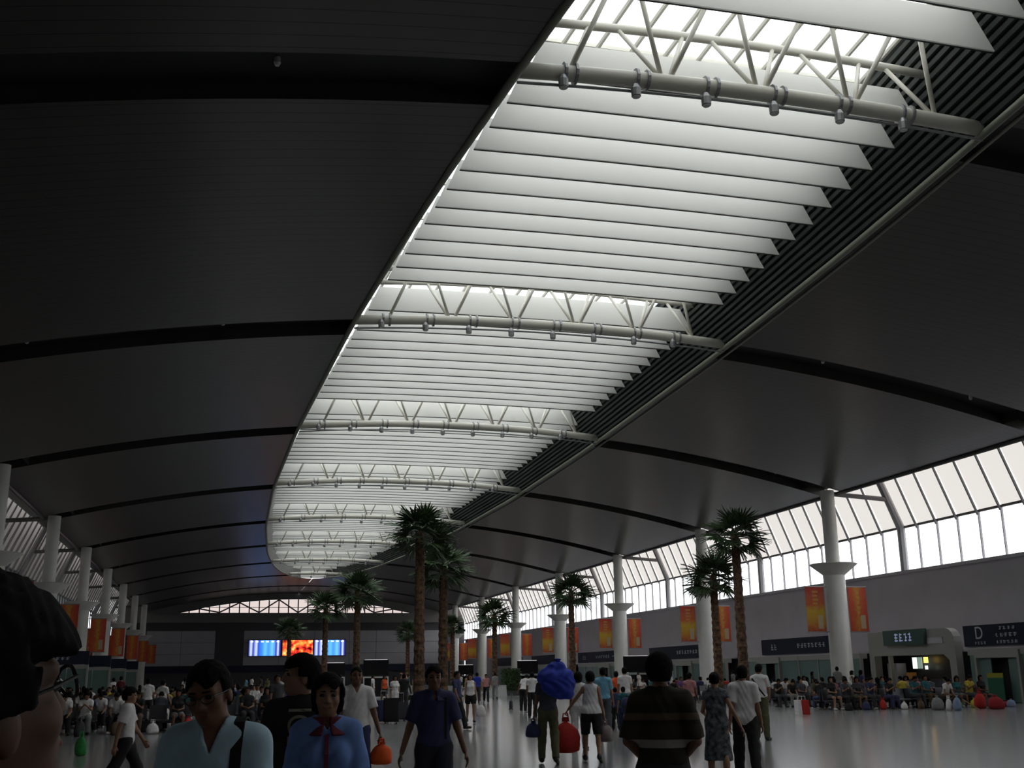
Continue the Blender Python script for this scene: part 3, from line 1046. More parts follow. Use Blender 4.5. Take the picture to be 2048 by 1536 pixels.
# ------------------------------------------------------------------ waiting benches
seat_m = MB().prism([(-0.24, 0.335), (0.20, 0.355), (0.24, 0.335), (0.24, 0.365), (0.2, 0.385), (-0.22, 0.375), (-0.30, 0.80), (-0.335, 0.79), (-0.27, 0.355)], 0, -0.26, 0.26).mesh('seat')
beam_m = MB().box(-1.2, 1.2, -0.04, 0.04, 0.27, 0.335).mesh('beam')
leg_m = MB().prism([(-0.28, 0), (0.30, 0), (0.30, 0.04), (0.06, 0.06), (0.05, 0.28), (-0.05, 0.28), (-0.06, 0.06), (-0.28, 0.04)], 0, -0.03, 0.03).mesh('leg')
arm_m = MB().box(-0.02, 0.02, -0.2, 0.2, 0.60, 0.63).box(-0.015, 0.015, 0.12, 0.16, 0.38, 0.60).mesh('armrest')


def bench(x, y, rz, label):
    b = tag(empty('waiting_bench', (x, y, 0), rz), label, 'bench', 'waiting benches')
    for k in range(4):
        put('seat', seat_m, 'seat_steel', b, (-0.9 + 0.6 * k, 0, 0))
    put('beam', beam_m, 'seat_steel', b)
    put('leg', leg_m, 'seat_steel', b, (-0.9, 0, 0))
    put('leg', leg_m, 'seat_steel', b, (0.9, 0, 0))
    return b


SEATS = []      # (x, y, rz, block, row, number from the aisle)
palm_xy = [at_range(p[0], p[1]) for p in PALMS]
for block, xs, ys, nrow in (('right', [25.4, 28.1, 30.8], 42.0, 12), ('left', [0.6, -2.1, -4.8, -7.5], 37.0, 13)):
    for r_ in range(nrow):
        y = ys + (r_ // 2) * 4.6 + (r_ % 2) * 0.75
        face = PI if r_ % 2 == 0 else 0.0          # back to back pairs
        for bi, x in enumerate(xs):
            if any(math.hypot(x - a, y - b) < 2.3 for a, b in palm_xy):
                continue
            bench(x, y, face, 'steel four-seat waiting bench, %s row of the %s block, %s from the aisle' % (ORD[r_], block, ORD[bi]))
            for k in range(4):
                sx = x - 0.9 + 0.6 * k
                num = bi * 4 + (k if block == 'right' else 3 - k)
                SEATS.append((sx, y, face, block, r_, num))

# ------------------------------------------------------------------ luggage
def sack_mesh(name, w, d, h, seed, neck=True):
    r = random.Random(seed)
    g = MB()
    prof = [(0.55, 0.0), (0.92, 0.06), (1.0, 0.25), (0.96, 0.5), (0.8, 0.72), (0.5, 0.88)] + ([(0.16, 0.95), (0.14, 0.98), (0.28, 1.08)] if neck else [(0.25, 0.97), (0.03, 1.0)])
    n = 18
    vs, fs = [], []
    ph = [r.uniform(0, 6) for _ in range(4)]
    for i, (q, z) in enumerate(prof):
        for k in range(n):
            a = 2 * PI * k / n
            m = 1 + 0.07 * math.sin(3 * a + ph[0] + 4 * z) + 0.05 * math.sin(7 * a + ph[1] - 6 * z)
            vs.append((0.5 * w * q * m * math.cos(a), 0.5 * d * q * m * math.sin(a), h * z * (1 + 0.03 * math.sin(2 * a + ph[2]))))
    for i in range(len(prof) - 1):
        for k in range(n):
            k2 = (k + 1) % n
            fs.append((i * n + k, i * n + k2, (i + 1) * n + k2, (i + 1) * n + k))
    fs.append(tuple(range(n - 1, -1, -1)))
    fs.append(tuple(range((len(prof) - 1) * n, len(prof) * n)))
    g.add(vs, fs)
    return g.mesh(name, True)


def bag(name, pos, w, d, h, m, label, rz=0.0, z=0.0, handle=True, seed=1, group=None):
    o = tag(empty(name, (pos[0], pos[1], z), rz), label, 'bag', group)
    put('bag_body', sack_mesh('bag_body', w, d, h, seed), m, o)
    if handle:
        for s in (-1, 1):
            put('handle', MB().tube([(-0.12 * w, s * 0.04, h * 0.96), (-0.08 * w, s * 0.05, h * 1.22), (0.08 * w, s * 0.05, h * 1.22), (0.12 * w, s * 0.04, h * 0.96)], 0.012, 5), m, o)
    return o


def suitcase(pos, rz, m, label, h=0.62):
    o = tag(empty('suitcase', (pos[0], pos[1], 0), rz), label, 'suitcase', 'suitcases on the floor')
    w, d = h * 0.68, h * 0.38
    me = MB().box(-w / 2, w / 2, -d / 2, d / 2, 0.06, 0.06 + h).mesh('shell')
    bm = bmesh.new()
    bm.from_mesh(me)
    bmesh.ops.bevel(bm, geom=bm.edges[:], offset=0.04, segments=2, affect='EDGES')
    bm.to_mesh(me)
    bm.free()
    put('shell', me, m, o)
    put('handle', MB().tube([(-0.1, -d * 0.3, 0.06 + h), (-0.1, -d * 0.3, h + 0.38), (0.1, -d * 0.3, h + 0.38), (0.1, -d * 0.3, 0.06 + h)], 0.012, 6), 'clamp_steel', o)
    put('zip_band', MB().box(-w / 2 - 0.004, w / 2 + 0.004, -0.012, 0.012, 0.05, h + 0.07), 'black_plastic', o)
    for sx in (-1, 1):
        for sy in (-1, 1):
            put('wheel', MB().tube([(sx * w * 0.38 - 0.015, sy * d * 0.3, 0.035), (sx * w * 0.38 + 0.015, sy * d * 0.3, 0.035)], 0.035, 8), 'black_plastic', o)
    return o


fab = lambda n, c: mat('fabric_' + n, c, 0.85, 0, 0.12, 14)
fab('red', (0.42, 0.02, 0.015)); fab('crimson', (0.30, 0.012, 0.02)); fab('orange', (0.75, 0.10, 0.015)); fab('white', (0.72, 0.70, 0.69))
fab('blue', (0.02, 0.04, 0.35)); fab('navy', (0.03, 0.036, 0.10)); fab('black', (0.012, 0.012, 0.013)); fab('grey', (0.22, 0.22, 0.22))
fab('pale_blue', (0.24, 0.30, 0.45)); fab('green', (0.03, 0.25, 0.05)); fab('brown', (0.10, 0.06, 0.035)); fab('tan', (0.35, 0.24, 0.12))
fab('pink', (0.45, 0.20, 0.20)); fab('yellow', (0.55, 0.42, 0.05)); fab('charcoal', (0.035, 0.035, 0.04)); fab('lightblue', (0.46, 0.66, 0.76))
fab('skyblue', (0.16, 0.38, 0.52)); fab('smock', (0.17, 0.29, 0.64)); fab('maroon', (0.13, 0.012, 0.03)); fab('olive', (0.10, 0.10, 0.05))
fab('purple', (0.12, 0.06, 0.20)); fab('slate', (0.06, 0.065, 0.08)); fab('teal', (0.02, 0.12, 0.14)); fab('darkred', (0.14, 0.02, 0.03))
F = lambda n: MATS['fabric_' + n]

bx0 = tag(empty('carrier_bag', (*at_floor(1606, 1429), 0), 0.2), 'upright red carrier bag with white side panel on the floor', 'bag')
put('bag_body', MB().prism([(-0.25, 0), (0.25, 0), (0.22, 0.52), (-0.27, 0.52)], 1, -0.12, 0.12), 'fabric_red', bx0)
put('side_panel', MB().prism([(-0.27, 0), (-0.12, 0), (-0.15, 0.525), (-0.29, 0.525)], 1, -0.125, 0.125), 'fabric_white', bx0)
for s in (-0.1, 0.1):
    put('handle', MB().tube([(-0.12, s, 0.5), (-0.1, s, 0.66), (0.06, s, 0.66), (0.08, s, 0.5)], 0.01, 5), 'fabric_white', bx0)
bag('cloth_sack', at_floor(1876, 1420), 0.50, 0.42, 0.5, 'fabric_grey', 'round pale grey sack, leftmost of the bags on the floor near gate D', 0, 0, False, 3)
bag('plastic_bag', at_floor(1899, 1421), 0.24, 0.22, 0.46, 'fabric_white', 'narrow white bag between the round grey sack and blue bag', 0, 0, True, 4)
bag('plastic_bag', at_floor(1916, 1421), 0.34, 0.26, 0.52, 'fabric_pale_blue', 'pale blue bag on the floor right of the narrow white bag', 0, 0, False, 5)
bag('travel_bag', at_floor(1962, 1417), 0.5, 0.4, 0.62, 'fabric_red', 'upright red travel bag left of the largest red bag by gate D', 0, 0, True, 6)
bag('travel_bag', at_floor(1993, 1418), 0.7, 0.5, 0.5, 'fabric_crimson', 'largest deep red bag lying before the doorway of gate D', 0, 0, False, 7)
bag('travel_bag', at_floor(2015, 1413), 0.5, 0.4, 0.22, 'fabric_crimson', 'flat dark red bag rightmost by the gate D doorframe', 0, 0, False, 8)
pst = tag(empty('stick', (*at_floor(1926, 1420), 0.0)), 'thin yellowish pole leaning beside the pale blue bag', 'pole')
put('shaft', MB().tube([(0, 0, 0.42), (0.55, -0.25, 0.02)], 0.022, 6), 'fabric_tan', pst)
put('grip', MB().tube([(-0.06, 0.03, 0.46), (0.0, 0, 0.42)], 0.03, 6), 'fabric_black', pst)
bag('plastic_bag', at_floor(296, 1462), 0.62, 0.45, 0.62, 'fabric_white', 'big white bag with red stripe before the left seats', 0, 0, False, 9)
bag('plastic_bag', at_floor(327, 1460), 0.5, 0.45, 0.72, 'fabric_white', 'taller plain white bag right of the striped white bag', 0, 0, True, 10)
bag('travel_bag', at_floor(549, 1449), 0.45, 0.35, 0.6, 'fabric_red', 'red bag on the floor left of the black letter shirt', 0, 0, True, 11)
bag('travel_bag', at_floor(532, 1455), 0.3, 0.25, 0.5, 'fabric_crimson', 'slim crimson bag next to the red bag at the left seats', 0, 0, False, 12)
suitcase(at_floor(764, 1446), 0.3, 'fabric_navy', 'navy upright suitcase, left one of the luggage pile by the aisle', 0.7)
suitcase(at_floor(782, 1447), -0.2, 'fabric_black', 'large black suitcase in the middle of the luggage pile', 0.78)
suitcase(at_floor(800, 1442), 0.1, 'fabric_charcoal', 'charcoal suitcase, right one of the luggage pile', 0.6)
suitcase(at_floor(1022, 1420), 0.9, 'fabric_slate', 'small slate suitcase beside the stooping white-shirted walker', 0.35)
tr = tag(empty('luggage_trolley', (*at_floor(966, 1386), 0)), 'small trolley stacked with a brown carton far down the aisle', 'trolley')
put('platform', MB().box(-0.4, 0.4, -0.3, 0.3, 0.14, 0.2), 'clamp_steel', tr)
put('carton', MB().box(-0.36, 0.36, -0.26, 0.26, 0.2, 1.0), 'fabric_tan', tr)
put('handle', MB().tube([(-0.35, 0.3, 0.2), (-0.35, 0.35, 1.1), (0.35, 0.35, 1.1), (0.35, 0.3, 0.2)], 0.02, 6), 'clamp_steel', tr)
for sx in (-0.3, 0.3):
    for sy in (-0.22, 0.22):
        put('wheel', MB().tube([(sx - 0.03, sy, 0.07), (sx + 0.03, sy, 0.07)], 0.07, 8), 'black_plastic', tr)

# ------------------------------------------------------------------ people: implicit bodies meshed with surface nets
def smin(a, b, k):
    h = np.clip(0.5 + 0.5 * (b - a) / k, 0, 1)
    return b + (a - b) * h - k * h * (1 - h)


class Cap:
    """tapered capsule; flat = thickness factor along an axis dir"""
    def __init__(s, a, b, ra, rb, k=0.02, flat=None, fac=1.0):
        s.a, s.b = np.array(a, np.float32), np.array(b, np.float32)
        s.ra, s.rb, s.k = ra, rb, k
        s.flat = None if flat is None else np.array(flat, np.float32) / np.linalg.norm(flat)
        s.fac = fac

    def d(s, P, grow=0.0):
        Q = P - s.a
        ab = s.b - s.a
        if s.flat is not None:
            Q = Q + np.outer(Q @ s.flat, s.flat) * (1 / s.fac - 1)
            ab = ab + s.flat * (ab @ s.flat) * (1 / s.fac - 1)
        L = float(ab @ ab) + 1e-9
        t = np.clip(Q @ ab / L, 0, 1)
        r = s.ra + (s.rb - s.ra) * t
        D = np.linalg.norm(Q - t[:, None] * ab, axis=1) - r
        if s.flat is not None:
            D = D * (0.5 + 0.5 * s.fac)
        return D - grow

    def box(s):
        r = max(s.ra, s.rb)
        return np.minimum(s.a, s.b) - r, np.maximum(s.a, s.b) + r


class Ell:
    def __init__(s, c, r, k=0.02, R=None):
        s.c, s.r, s.k = np.array(c, np.float32), np.array(r, np.float32), k
        s.R = None if R is None else np.array(R, np.float32)

    def d(s, P, grow=0.0):
        Q = P - s.c
        if s.R is not None:
            Q = Q @ s.R
        k0 = np.linalg.norm(Q / s.r, axis=1)
        k1 = np.linalg.norm(Q / (s.r * s.r), axis=1) + 1e-6
        return k0 * (k0 - 1) / k1 - grow

    def box(s):
        m = float(max(s.r))
        return s.c - m, s.c + m


def union(prims, P, grow=0.0):
    D = None
    for p in prims:
        d = p.d(P, grow)
        D = d if D is None else smin(D, d, p.k)
    return D


def surface_net(fn, lo, hi, h, steps=2):
    lo = np.array(lo, np.float32) - 3 * h
    hi = np.array(hi, np.float32) + 3 * h
    C = 4
    n = np.ceil((hi - lo) / (h * C)).astype(int) + 1
    # coarse pass
    ax = [lo[i] + h * C * (np.arange(n[i]) + 0.5) for i in range(3)]
    G = np.stack(np.meshgrid(*ax, indexing='ij'), -1).reshape(-1, 3).astype(np.float32)
    D = fn(G).reshape(n)
    near = np.abs(D) < h * C * 1.35
    N = n * C
    V = np.repeat(np.repeat(np.repeat(np.where(D < 0, -1.0, 1.0).astype(np.float32), C, 0), C, 1), C, 2)
    M = np.repeat(np.repeat(np.repeat(near, C, 0), C, 1), C, 2)
    idx = np.argwhere(M)
    V[M] = fn((lo + h * (idx + 0.5)).astype(np.float32))
    ins = V < 0
    s = np.zeros(tuple(N - 1), np.int8)
    for dx in (0, 1):
        for dy in (0, 1):
            for dz in (0, 1):
                s += ins[dx:N[0] - 1 + dx, dy:N[1] - 1 + dy, dz:N[2] - 1 + dz]
    act = np.argwhere((s > 0) & (s < 8))
    if len(act) == 0:
        return np.zeros((0, 3)), np.zeros((0, 4), int)
    ids = -np.ones(tuple(N), np.int32)
    ids[act[:, 0], act[:, 1], act[:, 2]] = np.arange(len(act))
    corner = {}
    for dx in (0, 1):
        for dy in (0, 1):
            for dz in (0, 1):
                corner[dx, dy, dz] = V[act[:, 0] + dx, act[:, 1] + dy, act[:, 2] + dz]
    acc = np.zeros((len(act), 3), np.float32)
    cnt = np.zeros(len(act), np.float32)
    for c0 in corner:
        for axis in range(3):
            if c0[axis]:
                continue
            c1 = list(c0)
            c1[axis] = 1
            a, b = corner[c0], corner[tuple(c1)]
            m = (a < 0) != (b < 0)
            t = np.where(m, a / np.where(m, a - b, 1), 0)
            p = np.tile(np.array(c0, np.float32), (len(act), 1))
            p[:, axis] += t
            acc += p * m[:, None]
            cnt += m
    verts = lo + h * (act + 0.5 + acc / cnt[:, None])
    faces = []
    for axis in range(3):
        sl0 = [slice(None)] * 3
        sl1 = [slice(None)] * 3
        sl0[axis] = slice(0, -1)
        sl1[axis] = slice(1, None)
        a, b = ins[tuple(sl0)], ins[tuple(sl1)]
        e = np.argwhere(a != b)
        u, v = [(1, 2), (2, 0), (0, 1)][axis]
        e = e[(e[:, u] > 0) & (e[:, v] > 0)]
        sg = a[e[:, 0], e[:, 1], e[:, 2]]
        q = []
        for du, dv in ((0, 0), (1, 0), (1, 1), (0, 1)):
            p = e.copy()
            p[:, u] -= du
            p[:, v] -= dv
            q.append(ids[p[:, 0], p[:, 1], p[:, 2]])
        q = np.stack(q, 1)
        q[~sg] = q[~sg][:, ::-1]
        faces.append(q)
    faces = np.concatenate(faces)
    faces = faces[(faces >= 0).all(1)]
    # pull vertices on to the true surface
    eps = h * 0.2
    for _ in range(steps):
        d = fn(verts.astype(np.float32))
        g = np.zeros_like(verts)
        for axis in range(3):
            o = np.zeros(3, np.float32)
            o[axis] = eps
            g[:, axis] = (fn((verts + o).astype(np.float32)) - d) / eps
        gl = (g * g).sum(1) + 0.05
        st = -(d / gl)[:, None] * g
        L = np.linalg.norm(st, axis=1, keepdims=True)
        st *= np.minimum(1, h * 0.6 / (L + 1e-9))
        verts = verts + st
    return verts, faces


def np_mesh(name, verts, faces):
    me = bpy.data.meshes.new(name)
    me.vertices.add(len(verts))
    me.vertices.foreach_set('co', np.asarray(verts, np.float32).ravel())
    me.loops.add(faces.size)
    me.loops.foreach_set('vertex_index', faces.astype(np.int32).ravel())
    me.polygons.add(len(faces))
    me.polygons.foreach_set('loop_start', np.arange(0, faces.size, 4, dtype=np.int32))
    me.polygons.foreach_set('use_smooth', np.ones(len(faces), bool))
    me.update(calc_edges=True)
    return me


def rot(ax, a):
    c, s = math.cos(a), math.sin(a)
    return np.array({'x': [[1, 0, 0], [0, c, -s], [0, s, c]], 'y': [[c, 0, s], [0, 1, 0], [-s, 0, c]], 'z': [[c, -s, 0], [s, c, 0], [0, 0, 1]]}[ax])


def bounds(prims, grow=0.05):
    lo = np.min([p.box()[0] for p in prims], 0) - grow
    hi = np.max([p.box()[1] for p in prims], 0) + grow
    return lo, hi


def figure(h=1.70, female=False, w=1.0, arms=None, legs=None, lean=0.0, head=(0, 0, 0), sit=False, top=None, bottom=None,
           hair='short', res=0.012, detail=True, shoes=True, upper_only=False, glasses=False, grip=(0.3, 0.3)):
    """returns {part: mesh}; the figure faces local +Y, feet on z = 0.
    arms = ((flex, abduct, elbow, elbow_in) left, right) in degrees, legs = ((flex, abduct, knee) left, right)"""
    s = h / 1.70
    arms = arms or ((4, 9, 12, 0), (4, 9, 12, 0))
    legs = legs or (((88, 6, 86), (88, 6, 86)) if sit else ((2, 3, 3), (-2, 3, 3)))
    top = top or dict(kind='tee')
    bottom = bottom or dict(kind='trousers')
    hip_z = 0.90 * s
    Rt = rot('x', -math.radians(lean))
    pel = np.array([0, 0, 0.93 * s])

    def tor(x, y, z):
        return pel + Rt @ np.array([x * s, y * s, z * s - 0.93 * s])
    shw = (0.138 if female else 0.152) * w
    hipw = 0.095 if female else 0.088
    fy = Rt @ np.array([0, 1, 0])
    torso = [
        Cap(tor(0, 0.005, 1.00), tor(0, 0.0, 1.13), 0.138 * w * s, 0.130 * w * s * (0.9 if female else 1), 0.06, fy, 0.68),
        Cap(tor(0, 0.0, 1.16), tor(0, 0.0, 1.31), 0.134 * w * s * (0.93 if female else 1), 0.146 * w * s * (0.93 if female else 1), 0.06, fy, 0.66),
        Cap(tor(-0.03, -0.012, 1.412), tor(-shw * 0.88, -0.01, 1.378), 0.062 * s, 0.054 * s, 0.05),
        Cap(tor(0.03, -0.012, 1.412), tor(shw * 0.88, -0.01, 1.378), 0.062 * s, 0.054 * s, 0.05),
    ]
    if female:
        torso += [Ell(tor(sx * 0.072, 0.085, 1.255), (0.052 * s, 0.040 * s, 0.052 * s), 0.05) for sx in (-1, 1)]
    pelvis = [Cap(np.array([-hipw * 0.55 * s, -0.01, 0.93 * s]), np.array([hipw * 0.55 * s, -0.01, 0.93 * s]), 0.112 * w * s * (1.06 if female else 1), 0.112 * w * s * (1.06 if female else 1), 0.06, (0, 1, 0), 0.92)]
    hy, hp, hr = [math.radians(a) for a in head]
    Hd = Rt @ rot('z', hy) @ rot('x', hp) @ rot('y', hr)
    nb = tor(0, -0.01, 1.445)
    hc = nb + Hd @ np.array([0, 0.022, 0.145]) * s

    def hd(x, y, z):
        return hc + Hd @ np.array([x, y, z]) * s
    neck = [Cap(tor(0, -0.015, 1.40), hd(0, -0.02, -0.06), 0.056 * s, 0.052 * s, 0.03)]
    skull = [Ell(hd(0, -0.008, 0.022), np.array((0.074, 0.094, 0.092)) * s, 0.02, Hd)]
    face = [Ell(hd(0, 0.028, -0.045), np.array((0.060, 0.062, 0.072)) * s, 0.03, Hd), Ell(hd(0, 0.062, -0.090), np.array((0.028, 0.022, 0.022)) * s, 0.03, Hd)]
    if detail:
        face += [Cap(hd(0, 0.088, 0.008), hd(0, 0.104, -0.030), 0.009 * s, 0.013 * s, 0.012), Cap(hd(-0.012, 0.094, -0.036), hd(0.012, 0.094, -0.036), 0.010 * s, 0.010 * s, 0.008),
                 Cap(hd(-0.045, 0.072, 0.022), hd(0.045, 0.072, 0.022), 0.012 * s, 0.012 * s, 0.02),
                 Cap(hd(-0.018, 0.085, -0.062), hd(0.018, 0.085, -0.062), 0.008 * s, 0.008 * s, 0.01), Cap(hd(-0.014, 0.082, -0.072), hd(0.014, 0.082, -0.072), 0.008 * s, 0.008 * s, 0.008),
                 Ell(hd(-0.04, 0.055, -0.03), np.array((0.026, 0.024, 0.026)) * s, 0.02, Hd), Ell(hd(0.04, 0.055, -0.03), np.array((0.026, 0.024, 0.026)) * s, 0.02, Hd)]
        face += [Ell(hd(sx * 0.078, -0.01, -0.018), np.array((0.010, 0.021, 0.034)) * s, 0.008, Hd) for sx in (-1, 1)]
    body = torso + pelvis + neck + skull + face
    U, FO = 0.285 * s, 0.245 * s
    arm_parts = {}
    for side, ar in ((-1, arms[0]), (1, arms[1])):
        fx, ab, el, inn = [math.radians(a) for a in ar]
        sh = tor(side * shw, -0.01, 1.380)
        up = Rt @ (rot('y', -side * ab) @ rot('x', fx) @ np.array([0, 0, -1.0]))
        # elbow folds forward and, with 'inn', across the body
        fwd = Rt @ (rot('y', -side * ab) @ rot('x', fx) @ np.array([0, 1.0, 0]))
        inw = np.array([-side, 0, 0.0])
        bend = fwd * math.cos(inn) + inw * math.sin(inn)
        bend = bend - up * (bend @ up)
        bend /= np.linalg.norm(bend)
        lo_ = up * math.cos(el) + bend * math.sin(el)
        ej = sh + up * U
        wj = ej + lo_ * FO
        r0, r1, r2, r3 = (0.045, 0.039, 0.036, 0.025) if not female else (0.040, 0.034, 0.032, 0.022)
        upc = Cap(sh, ej, r0 * s * w, r1 * s * w, 0.035)
        loc = Cap(ej, wj, r2 * s * w, r3 * s, 0.012)
        hand = []
        side_v = np.cross(lo_, np.array([side, 0, 0.0]))     # towards the thumb
        if np.linalg.norm(side_v) < 0.2:
            side_v = np.array([0, 1.0, 0])
        side_v = side_v / np.linalg.norm(side_v)
        if side_v @ fwd < 0:
            side_v = -side_v
        pn = np.cross(lo_, side_v)                           # palm normal, towards the body
        if pn @ np.array([-side, 0, 0]) < 0:
            pn = -pn
        g_ = grip[0] if side < 0 else grip[1]
        pc = wj + lo_ * 0.048 * s
        if detail and res <= 0.0125:
            hand.append(Cap(wj + lo_ * 0.012 * s, wj + lo_ * 0.078 * s, 0.026 * s, 0.037 * s, 0.012, pn, 0.42))
            for q, (off, L) in enumerate(((0.028, 0.072), (0.0095, 0.080), (-0.0095, 0.075), (-0.027, 0.060))):
                a0 = wj + lo_ * 0.086 * s + side_v * off * s
                d1 = lo_ * math.cos(g_) + pn * math.sin(g_)
                d2 = lo_ * math.cos(g_ * 2.6) + pn * math.sin(g_ * 2.6)
                a1 = a0 + d1 * L * 0.52 * s
                a2 = a1 + d2 * L * 0.48 * s
                hand += [Cap(a0, a1, 0.0092 * s, 0.0085 * s, 0.004), Cap(a1, a2, 0.0085 * s, 0.0075 * s, 0.003)]
            t0 = wj + lo_ * 0.030 * s + side_v * 0.022 * s
            t1 = t0 + (lo_ * 0.7 + side_v * 0.6 + pn * 0.35) * 0.040 * s
            t2 = t1 + (lo_ * 0.85 + side_v * 0.15 + pn * (0.3 + g_ * 0.5)) * 0.030 * s
            hand += [Cap(t0, t1, 0.012 * s, 0.010 * s, 0.006), Cap(t1, t2, 0.010 * s, 0.008 * s, 0.004)]
        else:
            hand = [Cap(wj, wj + lo_ * 0.07 * s, 0.024 * s, 0.034 * s, 0.012, pn, 0.5), Cap(wj + lo_ * 0.07 * s, wj + (lo_ * 0.14 + pn * 0.03) * s, 0.030 * s, 0.016 * s, 0.01, pn, 0.5),
                    Cap(wj + lo_ * 0.03 * s + side_v * 0.02 * s, wj + lo_ * 0.08 * s + side_v * 0.045 * s, 0.013 * s, 0.010 * s, 0.008)]
        arm_parts[side] = dict(sh=sh, ej=ej, wj=wj, up=upc, lo=loc, upd=up, lod=lo_, hand=wj + lo_ * 0.09 * s)
        body += [upc, loc] + hand
    # legs
    TH, SHK = 0.42 * s, 0.40 * s
    leg_parts = []
    low = 9
    for side, lg in ((-1, legs[0]), (1, legs[1])):
        fx, ab, kn = [math.radians(a) for a in lg]
        hj = np.array([side * hipw * s, 0, hip_z])
        td = np.array([side * math.sin(ab), math.sin(fx) * math.cos(ab), -math.cos(fx) * math.cos(ab)])
        sd = np.array([side * math.sin(ab) * 0.5, math.sin(fx - kn), -math.cos(fx - kn)])
        kj = hj + td * TH
        aj = kj + sd * SHK
        ft = fx - kn
        fd = np.array([side * 0.15, math.cos(min(0.0, ft * 0.8)), math.sin(min(0.0, ft * 0.8)) * (1 if ft < 0 else 0)])
        fd = fd / np.linalg.norm(fd)
        th = Cap(hj, kj, 0.082 * s * w, 0.054 * s * w, 0.04)
        sk = Cap(kj, aj, 0.052 * s * w, 0.034 * s, 0.02)
        calf = Ell(kj + sd * 0.13 * s - np.array([0, 0.018, 0]) * s, np.array((0.045, 0.05, 0.11)) * s, 0.03) if not sit else None
        heel = aj + np.array([0, -0.03, -0.045]) * s
        toe = heel + fd * 0.20 * s
        foot = Cap(heel, toe, 0.036 * s, 0.028 * s, 0.02)
        tr = Cap(kj - td * 0.03 * s, aj + sd * 0.03 * s, 0.088 * s * w, 0.066 * s * w, 0.03)
        leg_parts.append(dict(tr=tr, hj=hj, kj=kj, aj=aj, th=th, sk=sk, heel=heel, toe=toe, td=td, sd=sd))
        body += [th, sk, foot] + ([calf] if calf else [])
        low = min(low, heel[2] - 0.038 * s, toe[2] - 0.030 * s)
    dz = np.array([0, 0, -low], np.float32)
    eyes = []
    out = {}

    def net(fn, lo, hi, r=res):
        v, f = surface_net(fn, lo, hi, r)
        return v + dz, f

    bp = body
    if upper_only:
        zc_ = pel[2] - 0.1
        fn = lambda P: np.maximum(union(bp, P), zc_ - P[:, 2])
    else:
        fn = lambda P: union(bp, P)
    if detail:
        sock = [Ell(hd(sx * 0.033, 0.098, 0.002), np.array((0.018, 0.016, 0.011)) * s, 0.01, Hd) for sx in (-1, 1)]
        fn0 = fn
        fn = lambda P: -smin(-fn0(P), np.minimum(sock[0].d(P), sock[1].d(P)), 0.008)
    out['body'] = net(fn, *bounds(bp))

    # ---- top
    kind = top['kind']
    sleeve = top.get('sleeve', 0.62)
    hem = tor(0, 0, top.get('hem', 0.93))
    up_n = Rt @ np.array([0, 0, 1.0])
    grow = top.get('grow', 0.014)
    nk = top.get('neck', 1.482)
    npnt = tor(0, 0, nk)
    vneck = top.get('v', 0.0)

    def cloth_noise(P, a=0.0035):
        return a * (np.sin(P[:, 0] * 21 + P[:, 2] * 13) * np.sin(P[:, 2] * 17 + P[:, 1] * 23 + 1.3) + 0.6 * np.sin(P[:, 2] * 41 + 9 * np.sin(P[:, 0] * 11)))

    hemflare = top.get('flare', 0.0)
    tpr = torso + pelvis
    sl = {}
    for sd_, a in arm_parts.items():
        if sleeve <= 1.0:
            sl[sd_] = ([a['up']], a['sh'] + a['upd'] * U * sleeve, a['upd'])
        else:
            sl[sd_] = ([a['up'], a['lo']], a['ej'] + a['lod'] * FO * (sleeve - 1.0), a['lod'])
    skirt = None
    if kind == 'dress':
        kz = top.get('skirt_to', 0.46) * s
        skirt = Cap(np.array([0, 0, 0.95 * s]), np.array([0, 0.0, kz]), 0.165 * s * w, 0.225 * s * w, 0.05, (0, 1, 0), 0.72)

    def top_fn(P):
        D = union(tpr, P, grow + hemflare * 0)
        if hemflare:
            q = np.clip(((P - tor(0, 0, 1.2)) @ -up_n) / (0.3 * s), 0, 1)
            D = D - hemflare * q
        if skirt is not None:
            D = smin(D, np.maximum(skirt.d(P), kz - P[:, 2]), 0.03)
            D = np.maximum(D, kz - P[:, 2])
        else:
            D = np.maximum(D, (hem - P) @ up_n)
        if kind != 'vest':
            for sd_, (pr, e, dr) in sl.items():
                d2 = None
                for p in pr:
                    q = p.d(P, grow + 0.006 + top.get('loose', 0.0))
                    d2 = q if d2 is None else smin(d2, q, 0.02)
                d2 = np.maximum(d2, (P - e) @ dr)
                D = smin(D, d2, 0.03)
        else:
            for sd_, a in arm_parts.items():
                # cut the arm holes
                D = np.maximum(D, -(np.linalg.norm((P - a['sh'] - np.array([sd_ * 0.03, 0, -0.02])) * np.array([1, 0.8, 0.8]), axis=1) - 0.075 * s))
        # neck opening
        D = np.maximum(D, (P - npnt) @ up_n - 0.0)
        if vneck:
            L = (P - npnt) @ Rt
            wedge = np.maximum(np.abs(L[:, 0]) - (0.055 * s * (1 + L[:, 2] / (vneck * s))), -(L[:, 1] - 0.02))
            D = np.maximum(D, -np.maximum(wedge, -(L[:, 2] + vneck * s)))
        return D + cloth_noise(P)
    lo, hi = bounds(tpr + [a['up'] for a in arm_parts.values()] + ([a['lo'] for a in arm_parts.values()] if sleeve > 1 else []) + ([skirt] if skirt else []))
    out['dress' if kind == 'dress' else top.get('name', 'shirt')] = net(top_fn, lo, hi)
